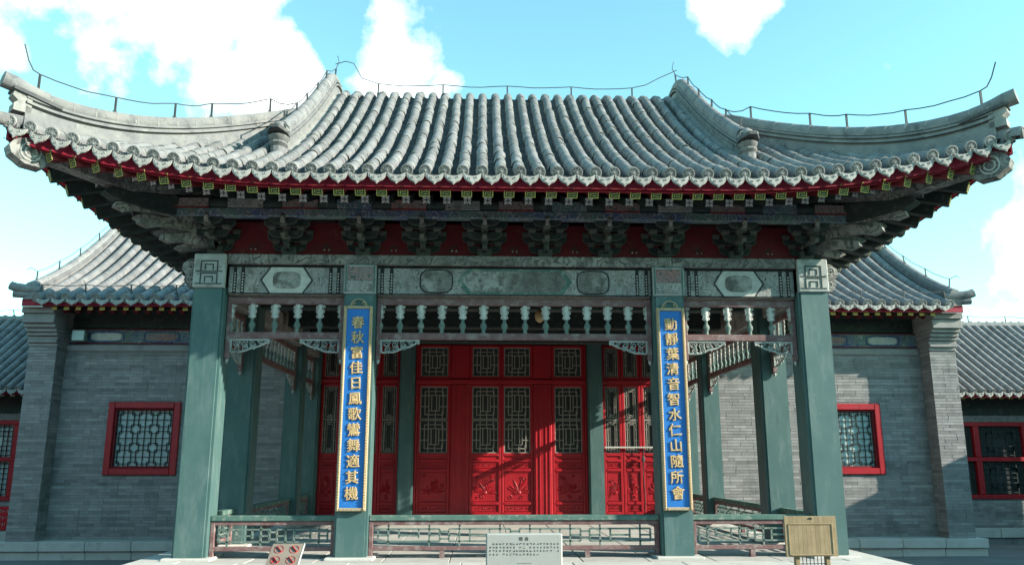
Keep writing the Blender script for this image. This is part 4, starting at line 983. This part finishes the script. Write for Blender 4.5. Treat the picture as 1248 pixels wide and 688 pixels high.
for i in range(-n, n + 1):
    X = i * HSP; ys0 = HY0 - .02 if abs(X) > 4.45 else 7.25
    pts = row_points(lambda t: (X, t, hs(t) + .004), ys0, HR)
    for k, (p, q) in enumerate(zip(pts, pts[1:])):
        M = frame(p, q)
        if abs(X) > 4.9 and k < 8 and cnt < 300: place('barrel_tile', B2M, HROOF, M @ Matrix.Rotation(random.uniform(-.03, .03), 4, 'Z')); cnt += 1
        else: hrest.tone = random.random(); hrest.add(BAR2, M)
    if abs(X) > 4.45: place('tile_cap', WD2, HROOF, frame(pts[0], pts[1]) @ T(0, -.003, .016))
    if prev and len(prev) == len(pts):
        panstrip(hpan, prev, pts)
        if abs(X) > 4.45: c = (pts[0] + prev[0]) / 2; place('drip_tile', DR2, HROOF, T(c.x, c.y - .05, c.z - .014) @ Matrix.Rotation(R(-12), 4, 'X'))
    prev = pts
    bp = row_points(lambda t: (X, t, hs(t) + .004), HR, 14.6)
    for p, q in zip(bp, bp[1:]): hrest.tone = random.random(); hrest.add(BAR2, frame(p, q))
TL = TLs
stuff(hrest.build('upper_tiles', ['tile', 'lime'], HROOF, 50)); stuff(hpan.build('pan_tiles', 'pan', HROOF))
for s in (-1, 1):
    path = [Vector((s * 9.5, y, hs(y) + .03)) for y in [5.95 + 8.3 * i / 40 for i in range(41)]]
    m = MB(); m.sweep(path, [(a * 1.15, b * .85) for a, b in RP], (1, 0, 0)); gr_ = m.build('gable_ridge', 'ridge', HROOF, 35)
    p0 = path[0]; m = MB(); m.tube([p0 + Vector((-s * .16, .1, .13)), p0 + Vector((s * .25, -.02, .16)), p0 + Vector((s * .36, -.04, .2))], [.09, .095, .09], 10); m.tube([p0 + Vector((-s * .16, .1, .02)), p0 + Vector((s * .3, -.02, .03))], .07, 8); m.build('ridge_end', 'ridge', gr_, 40)
    wire(HALL, [p + Vector((0, 0, .28)) for p in path], [1, 5, 9, 13, 17], .18, ext0=[(s * .15, -.1, .0), (s * .1, -.1, .05)], lean=.05)
    tp = [Vector((s * (9.3 - .9 * i), HY0 + .12, hs(HY0 + .12) + .1)) for i in range(5)]; wire(HALL, tp, range(5), .16, lean=.03)
    for k in range(20):                                 # rafters under the wing eaves
        X = s * (4.75 + k * .235)
        if abs(X) > 9.05: break
        m = MB(); m.bar((X, 6.85, 4.52), (X, HY0 + .12, 4.15), .1, .1); rf = m.build('rafter', 'dkgreen', HALL)
        m = MB(); m.box(X - .05, X + .05, HY0 + .105, HY0 + .117, 4.10, 4.20); m.build('rafter_end', 'goldg', rf)
        m = MB(); m.bar((X + .03, 6.85, 4.42), (X + .03, HY0 + .5, 4.14), .09, .09); m.build('lower_rafter', 'redold', HALL)

# ------------------------------------------------------------------ low side buildings
def lowhouse(s, x0, x1, yw, label, wins):
    t = thing('side_house', label, 'building', (s * (x0 + x1) / 2, yw, GZ)); a, b = sorted((s * x0, s * x1))
    holes = [(min(s * p, s * q), max(s * p, s * q), .27, 2.05) for p, q in wins]
    xs_ = sorted([a, b] + [v for h in holes for v in h[:2]])
    m = MB(); m.box(a, b, yw + .012, yw + .4, -.4, .27); m.box(a, b, yw + .012, yw + .4, 2.05, 2.2)
    for i in range(0, len(xs_), 2): m.box(xs_[i], xs_[i + 1], yw + .012, yw + .4, .271, 2.049)
    m.box(a, a + .35, yw + .4, yw + 4.2, -.4, 2.7); m.box(b - .35, b, yw + .4, yw + 4.2, -.4, 2.7); m.box(a, b, yw + 4.2, yw + 4.5, -.4, 2.7)
    wl = m.build('wall', 'mort', t); m = MB(); brickwall(m, a, b, -.38, 2.05, yw, holes=holes); stuff(m.build('bricks', 'brick', wl))
    MB().tbox(a, b, yw + .02, yw + .3, 2.06, 2.62, .02).build('lintel_beam', 'dkgreen', t)
    m = MB(); m.box(a, b, yw + .33, yw + .36, .2, 2.1); m.build('room_screen', 'dark', t)
    for i in range(int((x1 - x0) / .9) + 1):
        p = a + i * .9; MB().tbox(p + .004, min(p + .9, b) - .004, yw - .25, yw + .02, -.58, -.38, .01).build('plinth_stone', 'stone', t)
    MB().tbox(a, b, yw - .2, yw + .05, GZ - .02, -.585, .01).build('plinth', 'brick', t)
    for (h0, h1, z0, z1) in holes:
        w_ = MB(); cx = (h0 + h1) / 2; zm = 1.18
        for (p, q, c, d) in ((h0, h0 + .1, z0, z1), (h1 - .1, h1, z0, z1), (h0 + .1, h1 - .1, z0, z0 + .1), (h0 + .1, h1 - .1, z1 - .1, z1), (h0 + .1, h1 - .1, zm - .05, zm + .05), (cx - .07, cx + .07, z0 + .1, zm - .05), (cx - .07, cx + .07, zm + .05, z1 - .1)): w_.tbox(p, q, yw - .03, yw + .1, c, d, .01)
        wn = w_.build('window', 'red', t); MB().box(h0 + .08, h1 - .08, yw + .09, yw + .095, z0 + .08, z1 - .08).build('pane', 'pane' if s < 0 else 'dark', wn)
        for (p, q) in ((h0 + .1, cx - .07), (cx + .07, h1 - .1)):
            for (c, d) in ((z0 + .1, zm - .05), (zm + .05, z1 - .1)):
                m = MB(); y = yw + .05
                def bb_(xa, za, xb, zb): m.bar((xa, y, za), (xb, y, zb), .02, .016, (0, 0, 1) if za == zb else (1, 0, 0))
                ww, hh = q - p, d - c
                for f in (.06, .2, .34):
                    bb_(p + ww * f, c + hh * f, q - ww * f, c + hh * f); bb_(p + ww * f, d - hh * f, q - ww * f, d - hh * f); bb_(p + ww * f, c + hh * f, p + ww * f, d - hh * f); bb_(q - ww * f, c + hh * f, q - ww * f, d - hh * f)
                for f in (.2, .35, .5, .65, .8): bb_(p + ww * f, c, p + ww * f, c + hh * .34); bb_(p + ww * f, d - hh * .34, p + ww * f, d); bb_(p, c + hh * f, p + ww * .34, c + hh * f); bb_(q - ww * .34, c + hh * f, q, c + hh * f)
                m.build('lattice', 'dkgreen', wn)
    y0 = yw - .75; yr = yw + 2.2; hf = lambda Y: 2.72 + .62 * ((Y if Y < yr else 2 * yr - Y) - y0) + .02 * ((Y if Y < yr else 2 * yr - Y) - y0) ** 2
    m = MB(); nn = 10
    for k in range(nn * 2):
        for off in (-.15, -.04):
            p, q = y0 + (yr - y0) * k / nn, y0 + (yr - y0) * (k + 1) / nn; m.q([(a, p, hf(p) + off), (b, p, hf(p) + off), (b, q, hf(q) + off), (a, q, hf(q) + off)], [(0, 1, 2, 3)])
    rf = m.build('roof', 'redold', t)
    global TL
    TL = .25; rest = MB(); pn = MB(); prev = None; k = 0; npt = 0; X = a + .1
    while X < b - .05:
        pts = row_points(lambda t_: (X, t_, hf(t_)), y0 - .02, yr)
        for i, (p, q) in enumerate(zip(pts, pts[1:])):
            if npt < 150 and i < 8: place('barrel_tile', B3M, rf, frame(p, q)); npt += 1
            else: rest.tone = random.random(); rest.add(BAR3, frame(p, q))
        bp = row_points(lambda t_: (X, t_, hf(t_)), yr, 2 * yr - y0)
        for p, q in zip(bp, bp[1:]): rest.tone = random.random(); rest.add(BAR3, frame(p, q))
        place('tile_cap', WD, rf, frame(pts[0], pts[1]) @ T(0, -.003, .008))
        if prev: panstrip(pn, prev, pts); c = (pts[0] + prev[0]) / 2; place('drip_tile', DR, rf, T(c.x, c.y - .04, c.z - .012) @ Matrix.Rotation(R(-12), 4, 'X'))
        m = MB(); m.bar((X + .05, yw + .1, hf(yw + .1) - .22), (X + .05, y0 + .12, hf(y0 + .12) - .2), .09, .09); r_ = m.build('rafter', 'redold', t)
        m = MB(); m.box(X + .005, X + .095, y0 + .108, y0 + .12, hf(y0 + .12) - .245, hf(y0 + .12) - .155); m.build('rafter_end', 'goldg' if s > 0 else 'white', r_)
        prev = pts; X += .225
    TL = TLs
    stuff(rest.build('upper_tiles', ['tile', 'lime'], rf, 50)); stuff(pn.build('pan_tiles', 'pan', rf))
    fascia([(a, y0 + .05, 2.72), (b, y0 + .05, 2.72)], (0, 1, 0), -.12, -.02, .04).build('eave_fascia', 'fascia', rf)
    m = MB(); m.tube([(a, yr, hf(yr) + .02), (b, yr, hf(yr) + .02)], .1, 8); m.build('roof_ridge', 'ridge', rf, 40)
    tp = [Vector((a + (b - a) * i / 6, yr, hf(yr) + .1)) for i in range(7)]; wire(t, tp, range(7), .18, lean=.05)
    for e in (a, b):
        m = MB(); ys = [y0 + .4 + (2 * yr - 2 * y0 - .8) * i / 12 for i in range(13)]; m.prism([(e + (.01 if e == a else -.31), y, hf(y) - .06) for y in ys] + [(e + (.01 if e == a else -.31), ys[-1], 2.6), (e + (.01 if e == a else -.31), ys[0], 2.6)], (.3, 0, 0)); m.build('gable', 'brick', t)
    return t
TL = .25; BAR3 = barrel(.075, .262); B3M = BAR3.mesh('barrel_tile', ['tile', 'lime'], 50); TL = TLs
lowhouse(-1, 9.75, 15.5, 8.9, 'low grey side house with pale lattice windows and a red wall poster', [(10.1, 11.9), (12.4, 14.2)])
lowhouse(1, 9.75, 16.0, 8.9, 'low grey side house with wide dark windows in red frames', [(10.15, 12.6), (13.2, 15.4)])

# courtyard side gallery that stands out of frame to the right
g = thing('side_gallery', 'low grey courtyard gallery wall with a tiled coping', 'wall', (14.6, 1, GZ))
m = MB(); m.box(14.3, 14.7, -2.2, 8.1, GZ, 3.0); gw = m.build('wall', 'mort', g)
m = MB(); brickwall(m, -2.2, 8.1, GZ, 3.0, 14.29, face=(-1, 0), axis='y'); stuff(m.build('bricks', 'brick', gw))
m = MB(); m.prism([(14.0, -2.3, 3.0), (15.0, -2.3, 3.0), (14.56, -2.3, 3.36), (14.44, -2.3, 3.36)], (0, 10.5, 0)); m.build('coping', 'ridge', g)
g = thing('right_gallery_blocker', 'unseen roofed gallery with green columns, added to shade the courtyard paving', 'building', (15, -12, GZ))  # unseen gallery, added to shade the paving and cut its bounce light
m = MB(); m.box(14.9, 16.6, -22, -4.4, GZ, 3.0); m.build('wall', 'brick', g)
m = MB(); m.prism([(14.3, -22.3, 2.95), (14.2, -22.3, 3.05), (15.9, -22.3, 4.5), (17.6, -22.3, 3.05)], (0, 18.2, 0)); m.build('roof', 'pan', g)
for k in range(6): MB().tbox(14.6, 14.85, -21.7 + k * 3.3, -21.45 + k * 3.3, GZ, 3.05, .02).build('column', 'green', g)
for k in range(5): MB().tbox(14.82, 14.9, -21.4 + k * 3.3, -18.45 + k * 3.3, .2, 2.5, .02).build('lattice_screen', 'redold', g)

# left gallery and facing hall, added out of view to cut fill light on the stage
g = thing('left_gallery_blocker', 'unseen low grey gallery with red lattice front, added to block low sky light', 'building', (-15, -5, GZ))
m = MB(); m.box(-16.5, -15.0, -20, 7.6, GZ, 3.3); m.build('wall', 'brick', g)
m = MB(); m.prism([(-14.2, -20.3, 3.2), (-14.1, -20.3, 3.3), (-16.0, -20.3, 4.9), (-17.9, -20.3, 3.3)], (0, 28.2, 0)); m.build('roof', 'pan', g)
for k in range(9): MB().tbox(-15.02, -14.8, -19.6 + k * 3.2, -19.3 + k * 3.2, GZ, 3.3, .02).build('column', 'green', g)
for k in range(8): MB().tbox(-15.01, -14.93, -19.25 + k * 3.2, -16.45 + k * 3.2, .2, 2.6, .02).build('lattice_screen', 'redold', g)
g = thing('facing_hall_blocker', 'unseen tall grey tiled hall facing the stage, added to block its sky fill', 'building', (0, -24, GZ))
m = MB(); m.box(-15, 13, -30, -24.5, GZ, 5.0); m.build('wall', 'brick', g)
m = MB(); m.prism([(-15.5, -22.6, 4.7), (-15.5, -22.5, 4.85), (-15.5, -25.5, 6.8), (-15.5, -27.5, 8.8), (-15.5, -29.5, 6.8), (-15.5, -32.4, 4.8)], (29, 0, 0)); m.build('roof', 'pan', g)
for k in range(8): MB().tbox(-14.6 + k * 3.9, -14.2 + k * 3.9, -23.6, -23.2, GZ, 4.8, .02).build('column', 'green', g)
for k in range(7): MB().tbox(-14.1 + k * 3.9, -10.8 + k * 3.9, -24.5, -24.3, GZ + .3, 4.2, .02).build('door_screen', 'redold', g)

# ------------------------------------------------------------------ signs and small things
t = thing('stone_notice', 'pale grey stone notice slab with small dark text before the stage', 'sign', (.0, -2.5, GZ))
MB().tbox(-.375, .345, -2.5, -2.4, GZ, .485, .012).build('slab', 'notice', t)
MB().tbox(-.45, .42, -2.6, -2.3, GZ, GZ + .12, .02).build('foot', 'notice', t)
for i, ch in enumerate('戏台'): place('character', text_mesh(ch, .036, .003, 'inkgrey', .0003), t, T(-.045 + i * .055, -2.502, .437) @ Matrix.Rotation(math.pi / 2, 4, 'X'))
ln = MB(); rn = random.Random(5)
for r_, (c0, c1) in enumerate(((2, 21), (1, 21), (1, 21), (1, 15))):
    for c in range(c0, c1 + 1):
        if rn.random() < .07: continue
        x = -.365 + c * .0318; z = .392 - r_ * .031; u = .008
        for _ in range(3):
            if rn.random() < .5: zz = z + rn.uniform(-u, u); ln.box(x - u, x + u, -2.5025, -2.5005, zz - .001, zz + .001)
            else: xx = x + rn.uniform(-u, u); ln.box(xx - .001, xx + .001, -2.5025, -2.5005, z - u, z + u)
for c in range(8): ln.box(-.08 + c * .017, -.07 + c * .017, -2.5025, -2.5005, .218, .221)
ln.build('engraved_text', 'inkgrey', t)

t = thing('prohibition_sign', 'tan metal sign plate with red prohibition symbols on a short post', 'sign', (-2.25, -2.5, GZ))
S = T(-2.22, -2.62, .30) @ Matrix.Rotation(R(-58), 4, 'X') @ Matrix.Diagonal((.70, 1, .95, 1))
def rel(name, mb, mt, par=t): 
    o = place(name, mb.mesh(name, mt), par); o.matrix_basis = S; return o
rel('plate', MB().tbox(-.205, .205, 0, .018, -.27, .20, .004), 'tan')
rel('plate_edge', MB().tbox(.206, .218, -.003, .022, -.275, .205, .003), 'white')
for i, (cx, cz) in enumerate(((-.095, .105), (.105, .105), (-.095, -.055), (.105, -.055))):
    m = MB(); pts = [(cx + .058 * math.cos(a), -.003, cz + .055 * math.sin(a)) for a in [2 * math.pi * k / 20 for k in range(21)]]
    for p, q in zip(pts, pts[1:]): m.bar(p, q, .003, .0035, (0, 1, 0))
    m.bar((cx - .04, -.004, cz + .04), (cx + .04, -.004, cz - .04), .004, .024, (0, 1, 0)); rel('symbol', m, 'sred')
    m = MB()
    if i == 0: m.box(cx - .02, cx + .02, -.002, 0, cz - .034, cz - .029)
    elif i == 1: m.box(cx + .02, cx + .034, -.002, 0, cz + .026, cz + .04); m.box(cx - .04, cx - .032, -.002, 0, cz - .012, cz - .004)
    elif i == 2: m.prism([(cx - .045, -.002, cz - .03), (cx + .0, -.002, cz - .03), (cx - .025, -.002, cz + .03)], (0, .002, 0))
    else: m.prism([(cx + .01, -.002, cz + .01), (cx + .04, -.002, cz + .04), (cx + .022, -.002, cz + .008)], (0, .002, 0))
    rel('pictogram', m, 'inkgrey' if i != 2 else 'sred')
m = MB(); m.tube([(-2.22, -2.6, GZ), (-2.22, -2.6, .28)], .025, 10); m.lathe([(.14, 0), (.14, .02), (.03, .04)], (-2.22, -2.6, GZ), 14); m.build('post', 'iron', t, 40)

t = thing('wooden_sign', 'slatted bamboo-coloured wooden notice stand in front of the green corner column', 'sign', (2.75, -2.5, GZ))
x0, x1, z0, z1 = 2.485, 2.985, .265, .635
for i in range(12):
    a = x0 + (x1 - x0) * i / 12; MB().tbox(a + .0002, a + (x1 - x0) / 12 - .0002, -2.48, -2.455, z0, z1, .0012).build('slat', 'wood', t)
f = MB()
for (a, b, c, d) in ((x0 + .03, x0 + .042, z0 + .015, z1 - .07), (x1 - .05, x1 - .038, z0 + .015, z1 - .07), (x0 + .042, x1 - .05, z0 + .008, z0 + .02), (x0 + .042, x1 - .05, z1 - .078, z1 - .066)): f.tbox(a, b, -2.486, -2.478, c, d, .002)
f.build('frame_moulding', 'wood', t)
m = MB(); m.prism([(2.735 + .02 * math.cos(a), -2.4835, .605 + .018 * math.sin(a)) for a in [math.pi * k / 8 for k in range(9)]], (0, .002, 0)); m.build('hanging_hole', 'black', t)
for x in (2.60, 2.895): MB().tbox(x - .022, x + .022, -2.455, -2.40, GZ, z0 + .12, .005).build('leg', 'wood', t)
m = MB()
for i in range(1, 7): m.bar((2.62 + i * .036, -2.43, -.15), (2.62 + i * .036, -2.43, z0), .006, .006)
for k in range(8): m.bar((2.62, -2.436, -.12 + k * .045), (2.875, -2.436, -.12 + k * .045), .006, .006)
m.build('wire_mesh', 'iron', t)
MB().tbox(2.5, 2.98, -2.52, -2.36, GZ, GZ + .05, .01).build('foot', 'wood', t)

m = MB(); m.tbox(-11.5, -10.85, 8.86, 8.89, -.36, .15, .004); p = m.build('wall_poster', 'sred'); tag(p, 'red poster with pale writing below the left lattice windows', 'poster')
m = MB(); rn = random.Random(9)
for r_ in range(3):
    for c in range(9):
        x = -11.44 + c * .065; z = .05 - r_ * .14
        for _ in range(3):
            if rn.random() < .5: zz = z + rn.uniform(-.03, .03); m.box(x - .022, x + .022, 8.855, 8.859, zz - .004, zz + .004)
            else: xx = x + rn.uniform(-.02, .02); m.box(xx - .004, xx + .004, 8.855, 8.859, z - .03, z + .03)
m.build('writing', 'white', p)
t = thing('floodlight', 'small grey box floodlight under the left wing eave', 'lamp', (-8.75, 6.75, 3.55))
MB().tbox(-8.9, -8.62, 6.6, 6.76, 3.56, 3.8, .02).build('housing', 'lattice', t); MB().box(-8.88, -8.64, 6.592, 6.6, 3.58, 3.78).build('lens', 'pane', t); MB().tbox(-8.8, -8.72, 6.76, 6.86, 3.6, 3.7, .01).build('bracket', 'iron', t)

t = thing('hanging_lamp', 'small amber lamp hanging behind the baluster lattice', 'lamp', (.43, 1.42, 3.0))
m = MB(); m.lathe([(.02, .0), (.06, .03), (.075, .09), (.06, .15), (.025, .18)], (.43, 1.42, 3.15), 10); m.build('shade', 'gold', t, 50)
m = MB(); m.tube([(.43, 1.42, 3.3), (.43, 1.42, 3.67)], .008, 6); m.build('cord', 'iron', t)
